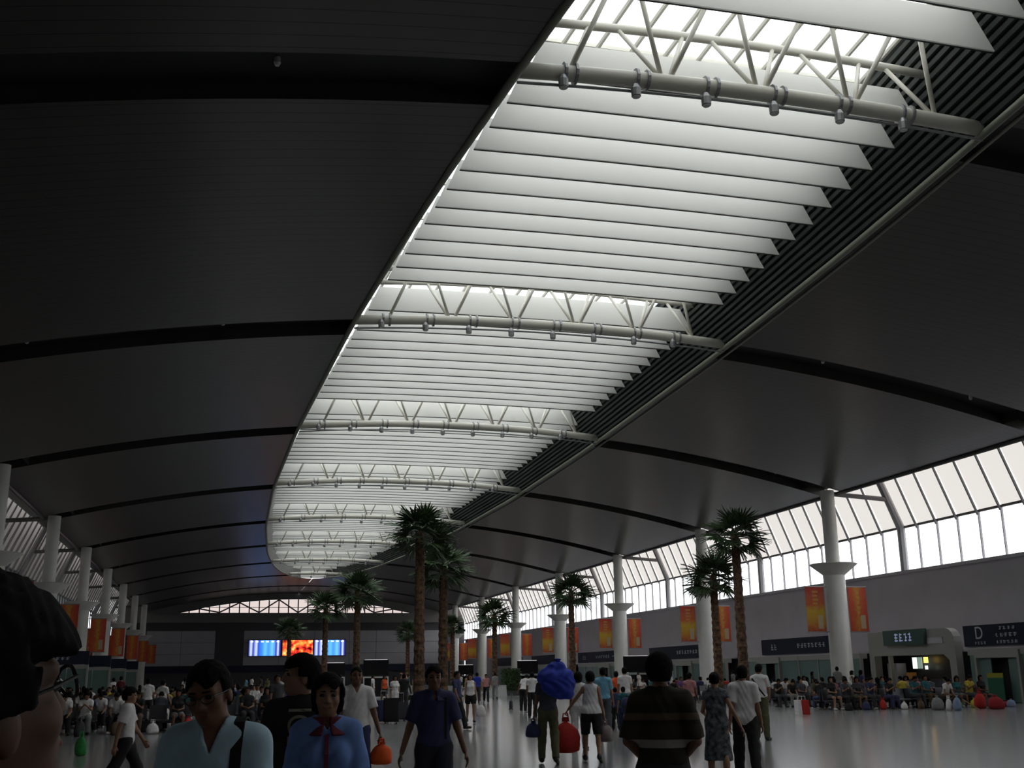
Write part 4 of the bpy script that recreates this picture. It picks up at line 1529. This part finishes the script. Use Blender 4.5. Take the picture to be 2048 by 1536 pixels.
    if top.get('collar'):
        cb = tor(0, -0.012, 1.425)

        def col_fn(P):
            L = (P - cb) @ Rt
            r = np.sqrt((L[:, 0]) ** 2 + (L[:, 1] * 0.95) ** 2)
            D = np.abs(r - (0.076 * s + 0.80 * np.clip(-L[:, 2] - 0.0, 0, 0.12))) * 0.75 - 0.012
            D = np.maximum(D, np.maximum(L[:, 2] - 0.045 * s, -0.022 * s - 0.038 * s * np.clip(L[:, 1] / 0.07, 0, 1) - L[:, 2]))
            gap = np.maximum(np.abs(L[:, 0]) - 0.014 * s - np.clip(-L[:, 2], 0, 1) * 0.25, -(L[:, 1]))
            return np.maximum(D, -gap)
        out['collar'] = net(col_fn, cb - 0.22 * s, cb + 0.22 * s, min(res, 0.009))
    # ---- bottom
    bk = bottom['kind']
    if bk != 'none' and kind != 'dress' and not upper_only:
        bg_ = bottom.get('grow', 0.016)
        wz = (0.93 * s + 0.10 * s)

        def bot_fn(P):
            D = union(pelvis + [torso[0]], P, bg_ - 0.006)
            D = np.maximum(D, P[:, 2] - wz)
            for g in leg_parts:
                if bk == 'trousers':
                    d2 = smin(g['th'].d(P, bg_ + 0.006), g['tr'].d(P), 0.03)
                    d2 = np.maximum(d2, (P - (g['aj'] + g['sd'] * 0.03)) @ g['sd'])
                elif bk == 'shorts':
                    e = g['hj'] + g['td'] * TH * bottom.get('to', 0.75)
                    d2 = np.maximum(g['th'].d(P, bg_ + 0.012), (P - e) @ g['td'])
                D = smin(D, d2, 0.03)
            return D + cloth_noise(P, 0.004)
        pr = pelvis + [torso[0]] + [g[k] for g in leg_parts for k in ('th', 'sk')]
        out['trousers' if bk == 'trousers' else 'shorts'] = net(bot_fn, *bounds(pr))
    # ---- shoes
    if shoes and not upper_only:
        for g in leg_parts:
            f1 = Cap(g['heel'] + np.array([0, 0.0, -0.004]), g['toe'], 0.046 * s, 0.038 * s, 0.02)
            f2 = Cap(g['aj'] + np.array([0, -0.01, -0.02]), g['heel'] + np.array([0, 0.02, 0]), 0.044 * s, 0.045 * s, 0.03)
            zb = min(g['heel'][2], g['toe'][2]) - 0.04 * s
            fnx = lambda P, f1=f1, f2=f2: smin(f1.d(P), f2.d(P), 0.03)
            out.setdefault('shoes', []).append(net(fnx, *bounds([f1, f2]), r=max(res, 0.012)))
    # ---- hair
    hg = {'short': 0.013, 'crew': 0.006, 'bob': 0.022, 'long': 0.020, 'bun': 0.012, 'full': 0.026, 'thick': 0.040}[hair]

    def hair_fn(P):
        L = (P - hc) @ Hd / s
        Q = P
        D = skull[0].d(Q, hg * s)
        if hair in ('short', 'full', 'crew', 'thick'):
            back = Ell(hd(0, -0.045, -0.02), np.array((0.070, 0.06, 0.075)) * s, 0.02, Hd)
            D = smin(D, back.d(Q, hg * 0.6 * s), 0.02)
        if hair in ('bob', 'long'):
            low_ = -0.12 if hair == 'bob' else -0.30
            bb = Cap(hd(0, -0.035, 0.0), hd(0, -0.05, low_), 0.086 * s, 0.072 * s, 0.02)
            D = smin(D, np.maximum(bb.d(Q), -(L[:, 2] - low_) * s), 0.03)
            for sx in (-1, 1):
                sdp = Cap(hd(sx * 0.070, 0.018, 0.03), hd(sx * 0.072, 0.012, -0.075), 0.024 * s, 0.020 * s, 0.02)
                D = smin(D, sdp.d(Q), 0.02)
        if hair == 'bun':
            D = smin(D, Ell(hd(0, -0.105, 0.06), np.array((0.04, 0.04, 0.04)) * s, 0.02).d(Q), 0.02)
        # face opening below the hairline
        line = 0.052 + 0.018 * np.sin(L[:, 0] * 60 + 0.6)
        open_ = np.maximum.reduce([L[:, 2] - line, -(L[:, 1] - (0.018 if hair != 'thick' else -0.012) - 0.5 * np.clip(np.abs(L[:, 0]) - 0.05, 0, 1)), np.abs(L[:, 0]) - (0.090 if hair != 'thick' else 0.14)])
        D = np.maximum(D, -open_ * s)
        if hair not in ('bob', 'long'):
            # cut below the nape, and around the ears
            nape = -0.075 - 0.0 * L[:, 1]
            D = np.maximum(D, (np.where(L[:, 1] > -0.035, -0.005, nape) - L[:, 2]) * s)
        st = 0.004 * (np.sin(P[:, 0] * 150 + 7 * np.sin(P[:, 1] * 40)) * np.sin(P[:, 1] * 130 + P[:, 2] * 90)) if detail else 0
        return D + st * (0.7 if hair != 'crew' else 0.3)
    rr = 0.32 if hair == 'long' else 0.2
    out['hair'] = net(hair_fn, hc - np.array([0.16, 0.18, rr]) * s, hc + np.array([0.16, 0.16, 0.16]) * s, min(res, 0.016))
    if detail:
        for sx in (-1, 1):
            e = Ell(hd(sx * 0.033, 0.080, 0.002), np.array((0.016, 0.013, 0.0095)) * s, 0.01, Hd)
            out.setdefault('eye', []).append(net(lambda P, e=e: e.d(P), *bounds([e], 0.01), r=0.004))
            b = Cap(hd(sx * 0.016, 0.094, 0.024), hd(sx * 0.052, 0.078, 0.024), 0.0045 * s, 0.003 * s, 0.01)
            out.setdefault('eyebrow', []).append(net(lambda P, b=b: b.d(P), *bounds([b], 0.01), r=0.004))
        lp_ = Cap(hd(-0.02, 0.089, -0.067), hd(0.02, 0.089, -0.067), 0.0055 * s, 0.0055 * s, 0.01)
        out['lips'] = net(lambda P: lp_.d(P), *bounds([lp_], 0.01), r=0.004)
    info = dict(dz=dz, hd=lambda x, y, z: hd(x, y, z) + dz, tor=lambda x, y, z: tor(x, y, z) + dz, arm={k: dict(hand=a['hand'] + dz, wj=a['wj'] + dz, lod=a['lod'], sh=a['sh'] + dz, ej=a['ej'] + dz) for k, a in arm_parts.items()}, s=s, Hd=Hd, Rt=Rt)
    return out, info


skin = mat('skin', (0.32, 0.17, 0.10), 0.55, 0, 0.08, 10)
skin_d = mat('skin_tanned', (0.19, 0.09, 0.05), 0.5, 0, 0.08, 10)
skin_k = mat('skin_deep', (0.115, 0.052, 0.028), 0.55, 0, 0.08, 10)
hair_m = mat('hair_black', (0.006, 0.005, 0.005), 0.8, 0, 0.2, 40, 0, 0.12)
eye_m = mat('eye_dark', (0.03, 0.02, 0.018), 0.2)
lip_m = mat('lip', (0.24, 0.08, 0.06), 0.5)
shoe_m = mat('shoe_dark', (0.02, 0.018, 0.018), 0.4)
sole_m = mat('shoe_pale', (0.45, 0.44, 0.42), 0.5)


def build(out, root, cl):
    """make the part objects; cl maps part name to material"""
    made = {}
    for part, data in out.items():
        lst = data if isinstance(data, list) else [data]
        for v, f in lst:
            nm = {'shoes': 'shoe'}.get(part, part)
            made[part] = put(nm, np_mesh(nm, v, f), cl.get(part, F('grey')), root)
    return made


BASE = dict(body=skin, hair=hair_m, eye=eye_m, eyebrow=hair_m, lips=lip_m, shoes=shoe_m)


def person(pos, rz, label, cl, group=None, **kw):
    out, info = figure(**kw)
    root = tag(empty('person', (pos[0], pos[1], 0), rz), label, 'person', group)
    made = build(out, root, {**BASE, **cl})
    return root, made, info


def face_dir(pos, deg=0.0):
    """rz that turns a figure at pos towards the camera, then deg anticlockwise"""
    return math.atan2(-pos[0], pos[1]) + PI + math.radians(deg)


def strap(root, info, pts, width, m, name='strap', thick=0.006):
    """ribbon through local points, flat against the body (normal = outward from the torso axis)"""
    P = [Vector(p) for p in pts]
    g = MB()
    L, Rr = [], []
    for i, p in enumerate(P):
        t = (P[min(i + 1, len(P) - 1)] - P[max(0, i - 1)]).normalized()
        nrm = Vector((0, t.z, -t.y))
        nrm = nrm.normalized() if nrm.length > 0.1 else Vector((0, 1, 0))
        if nrm.dot(Vector((0, p.y, max(0.0, p.z - 1.3)))) < 0:
            nrm = -nrm
        sd = t.cross(nrm).normalized() * width / 2
        L.append([p - sd, p + sd, p + sd + nrm * thick, p - sd + nrm * thick, p - sd])
    g.sheet(L)
    return put(name, g, m, root)


def over_shoulder(made_obj, x, ys, off=0.006):
    me = made_obj.data
    bvh = BVHTree.FromPolygons([v.co[:] for v in me.vertices], [p.vertices[:] for p in me.polygons])
    out = []
    for y in ys:
        hit = bvh.ray_cast(Vector((x, y, 2.2)), Vector((0, 0, -1)))
        if hit[0] is not None:
            out.append((x, y, hit[0].z + off))
    return out


def drape(made_obj, pts, off=0.006):
    """push local points on to the front or back of a garment: (x, z, side)"""
    me = made_obj.data
    bvh = BVHTree.FromPolygons([v.co[:] for v in me.vertices], [p.vertices[:] for p in me.polygons])
    res_ = []
    for x, z, sgn in pts:
        hit = bvh.ray_cast(Vector((x, sgn * 1.0, z)), Vector((0, -sgn, 0)))
        y = hit[0].y if hit[0] is not None else sgn * 0.1
        res_.append((x, y + sgn * off, z))
    return res_


# ------------------------------------------------------------------ people in the foreground
def glasses(root, info, m='black_plastic'):
    hd = info['hd']
    fr = MB()
    for sx in (-1, 1):
        ring = [hd(sx * 0.036 + 0.026 * math.cos(a), 0.106 - 0.012 * abs(math.cos(a)) * (1 if sx * math.cos(a) > 0 else 0), 0.0 + 0.018 * math.sin(a)) for a in np.linspace(0, 2 * PI, 15)]
        fr.tube(ring, 0.0022, 5)
        fr.tube([hd(sx * 0.062, 0.096, 0.008), hd(sx * 0.082, 0.05, 0.006), hd(sx * 0.086, -0.01, 0.002), hd(sx * 0.082, -0.03, -0.014)], 0.0022, 5)
    fr.tube([hd(-0.012, 0.108, 0.006), hd(0.012, 0.108, 0.006)], 0.0022, 5)
    put('glasses', fr, m, root)


def hold_bag(name, root_pos, rz, hand, w, d, h, m, label, seed):
    """a bag hanging from a hand: its handles end at the hand"""
    c, s = math.cos(rz), math.sin(rz)
    x = root_pos[0] + hand[0] * c - hand[1] * s
    y = root_pos[1] + hand[0] * s + hand[1] * c
    return bag(name, (x, y), w, d, h, m, label, rz, hand[2] - h * 1.22 + 0.0, True, seed)


polo = lambda **k: dict(kind='polo', **k)
# man at the left edge, seen close from the side
pos = at_range(-20, 1.36)
r_, m_, i_ = person(pos, face_dir(pos, 122), 'dark-haired man in glasses, very close at the left edge of the picture', dict(body=skin_k, shirt=F('charcoal')), h=1.675, head=(0, 14, 0), hair='thick', res=0.008, upper_only=True, top=dict(kind='tee'))
glasses(r_, i_)

# light blue polo with the black strap
pos = at_range(438, 4.6)
r_, m_, i_ = person(pos, face_dir(pos, -14), 'man in pale blue polo with black shoulder strap and glasses, looking down', dict(body=skin_d, shirt=F('lightblue'), trousers=F('charcoal')), h=1.66, w=0.98, head=(-8, -16, 6), hair='short', res=0.009, top=polo(v=0.15, sleeve=0.80, loose=0.008), arms=((8, 10, 20, 10), (8, 10, 20, 10)))
glasses(r_, i_)
pts = drape(m_['shirt'], [(-0.10, z, 1) for z in np.linspace(1.33, 0.97, 9)])
backp = drape(m_['shirt'], [(-0.10, z, -1) for z in np.linspace(0.97, 1.33, 9)])
strap(r_, i_, backp + over_shoulder(m_['shirt'], -0.10, (-0.05, -0.02, 0.01, 0.04)) + pts, 0.042, F('black'))

# man in the black T-shirt with pale letters
pos = at_range(604, 7.1)
r_, m_, i_ = person(pos, face_dir(pos, -8), 'man in black T-shirt with large pale letters, head turned left', dict(shirt=F('black'), trousers=F('charcoal')), h=1.71, head=(-68, 4, 0), hair='full', res=0.009, top=dict(kind='tee', sleeve=0.6, loose=0.01), arms=((6, 10, 14, 0), (-4, 15, 8, 0)))
ink = mat('shirt_letters', (0.42, 0.40, 0.30), 0.7)
for ch, zz in (('I', 1.405), ('C', 1.325), ('E', 1.225)):
    me = text_mesh(ch, 0.20)
    bm = bmesh.new()
    bm.from_mesh(me)
    bmesh.ops.subdivide_edges(bm, edges=bm.edges[:], cuts=2)
    pp = drape(m_['shirt'], [(-v.co.y * 1.0, zz - v.co.x * 0.85, 1) for v in bm.verts], 0.005)
    for v, p in zip(bm.verts, pp):
        v.co = p
    bm.to_mesh(me)
    bm.free()
    put('shirt_letter', me, ink, r_)

# woman in the blue smock
pos = at_range(657, 6.4)
r_, m_, i_ = person(pos, face_dir(pos, 0), 'woman in blue smock with maroon collar and red front seam, facing us', dict(shirt=F('smock'), collar=F('maroon'), trousers=F('navy')), h=1.595, female=True, w=1.0, hair='bob', res=0.009, top=dict(kind='tee', sleeve=0.8, hem=0.74, flare=0.035, collar=True, v=0.09, loose=0.012), arms=((6, 13, 14, 6), (4, 13, 14, 6)))
pts = drape(m_['shirt'], [(0.0, z, 1) for z in np.linspace(1.33, 0.74, 14)])
strap(r_, i_, pts, 0.022, mat('seam_red', (0.22, 0.03, 0.05), 0.7), 'placket')

# man in the pale polo with the orange bag
pos = at_range(713, 15.0)
rz = face_dir(pos, 6)
r_, m_, i_ = person(pos, rz, 'man in pale polo carrying an orange plastic bag, behind the blue smock', dict(body=skin_d, shirt=F('white'), trousers=F('navy')), h=1.70, w=1.06, hair='crew', res=0.011, top=polo(v=0.12, sleeve=0.75, loose=0.012), arms=((6, 16, 10, 0), (6, 12, 14, 0)), legs=((14, 3, 4), (-12, 3, 16)), grip=(0.75, 0.3))
hold_bag('plastic_bag', pos, rz, i_['arm'][-1]['hand'], 0.30, 0.2, 0.26, 'fabric_orange', 'small orange plastic bag hanging from a hand', 21)

# man in the navy polo
pos = at_range(868, 11.2)
r_, m_, i_ = person(pos, face_dir(pos, 4), 'man in navy polo walking towards us, arms hanging', dict(body=skin_d, shirt=F('navy'), trousers=mat('fabric_dusk', (0.02, 0.022, 0.035), 0.85), collar=F('navy')), h=1.665, hair='short', res=0.010, top=polo(v=0.13, sleeve=0.78, loose=0.014, collar=True), arms=((4, 17, 12, 0), (-6, 18, 16, 0)), legs=((12, 3, 4), (-10, 3, 14)))
pts = drape(m_['shirt'], [(-0.11, z, 1) for z in np.linspace(1.39, 1.0, 9)])
strap(r_, i_, pts, 0.02, F('black'))

# boy walking across at the left
pos = at_range(262, 16.5)
r_, m_, i_ = person(pos, face_dir(pos, 82), 'boy in white T-shirt and black trousers walking right', dict(shirt=F('white'), trousers=F('black')), h=1.50, hair='full', res=0.011, top=dict(kind='tee', sleeve=0.7, hem=0.86, loose=0.012), arms=((20, 8, 14, 0), (-16, 8, 8, 0)), legs=((24, 3, 6), (-20, 3, 22)))

# porter with the blue sack
pos = at_floor(1098, 1527)
rz = face_dir(pos, 180)
r_, m_, i_ = person(pos, rz, 'man seen from behind carrying a big blue sack on his shoulder', dict(body=skin_d, shirt=F('slate'), trousers=F('olive')), h=1.68, hair='short', res=0.011, top=dict(kind='tee', sleeve=0.6), arms=((0, 12, 10, 0), (35, 55, 110, 20)), legs=((10, 4, 5), (-10, 4, 14)), head=(22, 0, 0), grip=(0.8, 0.5))
hold_bag('travel_bag', pos, rz, i_['arm'][-1]['hand'], 0.30, 0.26, 0.27, 'fabric_navy', 'round dark blue bag in the sack carrier\'s left hand', 22)
blob = [Ell((0, 0, 0), (0.31, 0.24, 0.27), 0.1), Ell((0.02, 0.02, 0.24), (0.16, 0.13, 0.15), 0.08), Ell((0.14, -0.02, -0.08), (0.2, 0.2, 0.24), 0.1), Ell((-0.16, 0.0, 0.08), (0.17, 0.2, 0.17), 0.1), Ell((0.2, 0.0, 0.12), (0.12, 0.16, 0.12), 0.08)]
sfn = lambda P: union(blob, P) + 0.020 * np.sin(P[:, 0] * 13 + 3 * np.sin(P[:, 2] * 7 + 1)) * np.sin(P[:, 2] * 11 + P[:, 1] * 9 + 2 * np.sin(P[:, 0] * 9)) + 0.006 * np.sin(P[:, 0] * 31 + P[:, 1] * 27 + 4 * np.sin(P[:, 2] * 17))
v, f = surface_net(sfn, (-0.45, -0.4, -0.42), (0.48, 0.4, 0.5), 0.018)
sk = tag(empty('sack', (pos[0], pos[1], 0), rz), 'bulging bright blue sack carried on a shoulder', 'sack')
put('sack_body', np_mesh('sack_body', v + np.array([0.17, -0.16, 1.44]), f), 'fabric_blue', sk)
put('knot', MB().lathe([(0.07, 1.74), (0.03, 1.80), (0.07, 1.86), (0.03, 1.87)], 10, (0.2, -0.14)), 'fabric_blue', sk)

# woman in the white vest with the red bag, and her friend
pos = at_range(1180, 21.5)
rz = face_dir(pos, 180)
r_, m_, i_ = person(pos, rz, 'woman from behind in white sleeveless vest and black shorts', dict(vest=F('white'), shorts=F('black')), h=1.60, female=True, w=1.05, hair='full', res=0.011, top=dict(kind='vest', name='vest', hem=0.90, flare=0.02), bottom=dict(kind='shorts', to=0.95), arms=((6, 38, 10, 0), (-4, 12, 8, 0)), legs=((14, 4, 6), (-10, 4, 20)), grip=(0.8, 0.8))
hold_bag('plastic_bag', pos, rz, i_['arm'][-1]['hand'], 0.52, 0.34, 0.58, 'fabric_red', 'big bright red bag hanging between the sack carrier and the vested woman', 23)
hold_bag('plastic_bag', pos, rz, i_['arm'][1]['hand'], 0.28, 0.22, 0.32, mat('plastic_mauve', (0.20, 0.15, 0.15), 0.5), 'dull mauve bag hanging low in the vested woman\'s right hand', 24)
pos = at_range(1156, 25.0)
person(pos, face_dir(pos, 170), 'dark-haired woman in plain white top, half hidden left of the vested woman', dict(shirt=F('white'), trousers=F('white')), h=1.61, female=True, hair='bob', res=0.014, top=dict(kind='tee', sleeve=0.5))

# man with striped pullover, back to us
pos = at_range(1319, 8.3)
DK, OL = (0.020, 0.017, 0.012), (0.034, 0.028, 0.016)
stripes = band_mat('striped_knit', [(0.0, DK), (0.27, (0.33, 0.30, 0.28)), (0.37, OL), (0.55, DK), (0.60, (0.10, 0.075, 0.045)), (0.68, DK), (0.80, OL), (0.9, DK)], 2, 0.92, 1.50, 0.9)
r_, m_, i_ = person(pos, face_dir(pos, 178), 'man from behind in dark striped pullover with one pale band, elbows out', dict(body=skin_d, pullover=stripes, trousers=F('charcoal')), h=1.715, w=1.04, hair='full', res=0.009, top=dict(kind='tee', name='pullover', sleeve=0.98, loose=0.012, hem=0.95), arms=((-4, 17, 62, 55), (-4, 16, 62, 55)))

# couple
pos = at_range(1428, 16.5)
floral = mat('floral_print', (0.09, 0.10, 0.11), 0.8, 0, 0.95, 17)
person(pos, face_dir(pos, 176), 'woman from behind in grey floral dress with her hair up', dict(dress=floral), h=1.56, female=True, hair='bun', res=0.010, top=dict(kind='dress', skirt_to=0.40, sleeve=0.3), arms=((18, 16, 55, 30), (-14, 26, 12, 0)), legs=((8, 3, 4), (-8, 3, 10)))
pos = at_range(1484, 17.2)
person(pos, face_dir(pos, 182), 'man from behind in white short-sleeved shirt, beside the floral dress', dict(shirt=F('white'), trousers=F('black')), h=1.665, hair='short', res=0.010, top=dict(kind='tee', sleeve=0.78, hem=0.84, loose=0.014), arms=((-10, 8, 8, 0), (0, 10, 10, 0)), legs=((8, 3, 4), (-14, 3, 14)))
# man with the crossing strap
pos = at_range(1517, 28.0)
r_, m_, i_ = person(pos, face_dir(pos, 165), 'man from behind in white shirt with black strap across his back', dict(shirt=F('white'), trousers=F('olive')), h=1.745, w=1.02, hair='short', res=0.014, lean=4, top=dict(kind='tee', sleeve=0.7), arms=((20, 10, 50, 30), (14, 10, 40, 30)))
pts = drape(m_['shirt'], [(-0.15 + 0.30 * t, 1.42 - 0.42 * t, -1) for t in np.linspace(0, 1, 10)], 0.008)
strap(r_, i_, pts, 0.04, F('black'))
# man in sky blue shirt
pos = at_range(1206, 29.0)
person(pos, face_dir(pos, 178), 'man from behind in sky blue shirt and slate trousers', dict(shirt=F('skyblue'), trousers=F('slate')), h=1.71, hair='short', res=0.014, top=dict(kind='tee', sleeve=0.75, loose=0.01), legs=((10, 3, 4), (-12, 3, 14)))

# ------------------------------------------------------------------ people farther off: a few bodies, copied with other clothes
PROTO = {}


def proto(key, **kw):
    out, info = figure(res=0.024, detail=False, **kw)
    PROTO[key] = {({'shoes': 'shoe'}.get(k, k)): [np_mesh(k, v, f) for v, f in (d if isinstance(d, list) else [d])] for k, d in out.items()}


proto('stand', h=1.70)
proto('walk', h=1.70, legs=((18, 3, 5), (-16, 3, 20)), arms=((-14, 9, 10, 0), (14, 9, 16, 0)))
proto('woman', h=1.60, female=True, hair='bob', top=dict(kind='vest'), bottom=dict(kind='shorts', to=0.6), legs=((8, 3, 4), (-8, 3, 10)))
proto('skirt', h=1.60, female=True, hair='long', top=dict(kind='dress', skirt_to=0.5, sleeve=0.5))
proto('stoop', h=1.68, lean=24, arms=((-10, 8, 10, 0), (-10, 8, 10, 0)), head=(0, -20, 0))
proto('raise', h=1.70, arms=((150, 20, 90, 30), (150, 20, 90, 30)))
proto('sit_lap', sit=True, lean=-4, arms=((22, 6, 62, 30), (22, 6, 62, 30)))
proto('sit_fore', sit=True, lean=24, arms=((38, 8, 50, 20), (38, 8, 50, 20)), head=(0, -18, 0))
proto('sit_woman', sit=True, female=True, hair='long', arms=((18, 6, 70, 30), (18, 6, 70, 30)), bottom=dict(kind='shorts', to=0.7))
proto('sit_phone', sit=True, lean=4, arms=((35, 6, 95, 25), (35, 6, 95, 25)), head=(10, -22, 0))
TOPS = ['white'] * 7 + ['black'] * 4 + ['navy', 'grey', 'darkred', 'pink', 'skyblue', 'charcoal', 'brown', 'slate', 'tan', 'yellow', 'olive', 'purple', 'red', 'teal', 'pale_blue', 'charcoal', 'navy', 'slate']
BOTS = ['black', 'charcoal', 'navy', 'slate', 'brown', 'olive', 'grey', 'charcoal', 'black']
cname = lambda c: c.replace('darkred', 'dark red').replace('skyblue', 'sky blue').replace('_', ' ')


def extra(key, pos, rz, label, top, bot, scale=1.0, group='travellers in the crowd', sk=None):
    root = tag(empty('person', (pos[0], pos[1], 0), rz), label, 'person', group)
    root.scale = (scale, scale, scale)
    for part, mes in PROTO[key].items():
        m = {'body': sk or random.choice((skin, skin_d)), 'hair': hair_m, 'shoe': random.choice((shoe_m, shoe_m, sole_m)), 'trousers': F(bot), 'shorts': F(bot)}.get(part, F(top))
        for me in mes:
            put({'vest': 'shirt'}.get(part, part), me, m, root)
    return root


aw = 180
FAR = [('woman', 941, 39, 0, 'white', 'black', 1.0, 'woman in white vest and black shorts walking towards us with a white bag'),
       ('walk', 914, 34.5, 60, 'navy', 'black', 1.0, 'man in navy shirt just right of the navy polo man'),
       ('walk', 990, 74, aw, 'grey', 'grey', 1.0, 'lone walker in grey far down the middle aisle'),
       ('stoop', 1046, 49, 150, 'white', 'black', 0.98, 'stooping man in white shirt and black trousers left of the sack'),
       ('stand', 1064, 43, aw, 'white', 'black', 0.97, 'person in white shirt half hidden behind the sack carrier'),
       ('stand', 954, 62, aw, 'blue', 'charcoal', 1.0, 'man in blue shirt standing beside the carton trolley'),
       ('walk', 972, 66, 0, 'pink', 'black', 0.95, 'small figure in pink behind the carton trolley'),
       ('stand', 1232, 39, aw, 'orange', 'black', 0.96, 'person in orange shirt right of the sky blue shirt'),
       ('stand', 1249, 36, aw, 'white', 'grey', 1.03, 'tall man in white T-shirt right of the orange shirt'),
       ('walk', 1245, 31, aw, 'teal', 'navy', 0.72, 'child in teal with dark backpack, right of the sky blue shirt'),
       ('walk', 1229, 32.5, aw, 'navy', 'black', 0.70, 'smaller child in navy left of the teal child'),
       ('raise', 808, 45, aw, 'black', 'charcoal', 0.98, 'person in black with arms raised, left of the palm pair'),
       ('stand', 746, 66, 80, 'white', 'grey', 0.97, 'person in white turned right before a notice kiosk'),
       ('woman', 769, 62, 30, 'orange', 'black', 1.0, 'woman in orange top near the luggage pile'),
       ('skirt', 790, 46, 20, 'white', 'black', 1.0, 'woman in white dress by the charcoal suitcase'),
       ('stand', 1675, 58, aw, 'grey', 'slate', 1.02, 'man in grey T-shirt standing behind the right seats'),
       ('woman', 1704, 57, 90, 'white', 'navy', 0.95, 'girl in white top standing right of the grey T-shirt'),
       ('skirt', 1722, 58, 120, 'navy', 'navy', 0.97, 'girl in navy dress standing right of the white-topped girl'),
       ('stand', 243, 62, 170, 'darkred', 'black', 1.02, 'man in dark red shirt standing at the left booths'),
       ('stand', 228, 66, 200, 'white', 'black', 0.98, 'man in white standing left of the dark red shirt'),
       ('stand', 298, 41, aw, 'white', 'black', 0.95, 'person in white shirt with dark belt behind the striped white bag'),
       ('walk', 328, 40, 150, 'white', 'white', 0.92, 'person all in white behind the taller white bag'),
       ('stand', 1378, 34, 160, 'pink', 'black', 0.92, 'person in patterned pink shirt left of the floral dress'),
       ('walk', 555, 31.5, 20, 'charcoal', 'black', 0.98, 'person in charcoal beside the red bag, left of the letter shirt')]
for key, px, rg, dg, tp, bt, sc, lab in FAR:
    pos = at_range(px, rg)
    o = extra(key, pos, face_dir(pos, dg), lab, tp, bt, sc, None)
    if 'white bag' in lab and key == 'woman':
        bag('plastic_bag', (pos[0] + 0.36, pos[1] - 0.02), 0.34, 0.22, 0.42, 'fabric_white', 'white plastic bag hanging at the vest and shorts woman\'s side', 0, 0.20, True, 25)
    if 'backpack' in lab:
        q = empty('backpack', (pos[0] + 0.02, pos[1] - 0.20, 0), face_dir(pos, 180))
        tag(q, 'dark backpack on the child in teal', 'backpack')
        put('pack', MB().lathe([(0.10, 0.55), (0.15, 0.60), (0.16, 0.80), (0.13, 0.92), (0.05, 0.95)], 10).mesh('pack', True), 'fabric_navy', q)
        put('pocket', MB().box(-0.08, 0.08, -0.19, -0.12, 0.60, 0.74), 'fabric_black', q)
        put('loop', MB().tube([(-0.04, 0.0, 0.94), (0, 0.0, 1.0), (0.04, 0, 0.94)], 0.01, 5), 'fabric_black', q)

# standing crowd among the left seats and in the distance
k_ = 0
side_txt = ('in the left crowd', 'in the far aisle', 'by the right booths')
SPOTS = []
for k in range(26):
    SPOTS.append((random.uniform(350, 690), random.uniform(58, 120), 0))
for k in range(16):
    SPOTS.append((random.uniform(700, 1140), random.uniform(85, 150), 1))
for k in range(14):
    SPOTS.append((random.uniform(1270, 1640), random.uniform(58, 95), 2))
SPOTS.sort(key=lambda t: (t[2], t[0]))
cnt = {}
stood = []
seen_lab = {}
for px, rg, zone in SPOTS:
    pos = at_range(px, rg)
    if any(math.hypot(pos[0] - a, pos[1] - b) < 0.9 for a, b in stood):
        continue
    stood.append(pos)
    if pos[0] < -9 or pos[0] > 33 or any(math.hypot(pos[0] - a, pos[1] - b) < 1.6 for a, b in palm_xy):
        continue
    tp, bt = random.choice(TOPS), random.choice(BOTS)
    key = random.choice(('stand', 'walk', 'stand', 'woman', 'skirt'))
    base = (zone, tp)
    cnt[base] = cnt.get(base, 0) + 1
    what = 'woman' if key in ('woman', 'skirt') else 'man'
    lab = 'distant %s, %s in %s from the left, %s' % (what, ORD[cnt[base] - 1], cname(tp), side_txt[zone])
    extra(key, pos, random.uniform(0, 6.28), lab, tp, bt, random.uniform(0.93, 1.04))

# seated travellers
for sx, sy, face, block, row, num in SEATS:
    front = row < 3
    if random.random() > ((0.92 if block == 'right' else 0.76) if front else 0.50):
        continue
    key = random.choice(('sit_lap', 'sit_fore', 'sit_woman', 'sit_phone'))
    tp, bt = random.choice(TOPS), random.choice(BOTS)
    lab = '%s in %s top, %s seat from the aisle, %s row of %s seats' % ('woman' if key == 'sit_woman' else 'person', cname(tp), ORD[num], ORD[row], block)
    o = extra(key, (sx, sy + (0.02 if face == 0 else -0.02)), face + random.uniform(-0.12, 0.12), lab, tp, bt, random.uniform(0.94, 1.02))

# bags along the front rows
gcol = ['black', 'navy', 'red', 'white', 'brown', 'charcoal', 'green', 'yellow', 'slate', 'pale_blue']
for k in range(10):
    c = gcol[k]
    x = 24.6 + 0.85 * k
    bag('travel_bag', (x, 40.9 + 0.1 * (k % 3)), 0.36, 0.26, 0.30 + 0.05 * (k % 3), 'fabric_' + c, '%s bag at the feet of the first right seat row' % cname(c), 0.3 * k, 0, k % 2 == 0, 40 + k)
    x = 1.2 - 1.02 * k
    bag('travel_bag', (x, 35.9 - 0.1 * (k % 3)), 0.38, 0.28, 0.34 + 0.06 * (k % 3), 'fabric_' + c, '%s bag at the feet of the first left seat row' % cname(c), 0.2 * k, 0, k % 2 == 1, 60 + k)
bag('plastic_bag', at_floor(160, 1512), 0.26, 0.2, 0.42, 'fabric_green', 'bright green bag on the floor right of the close dark-haired man', 0, 0, True, 90)
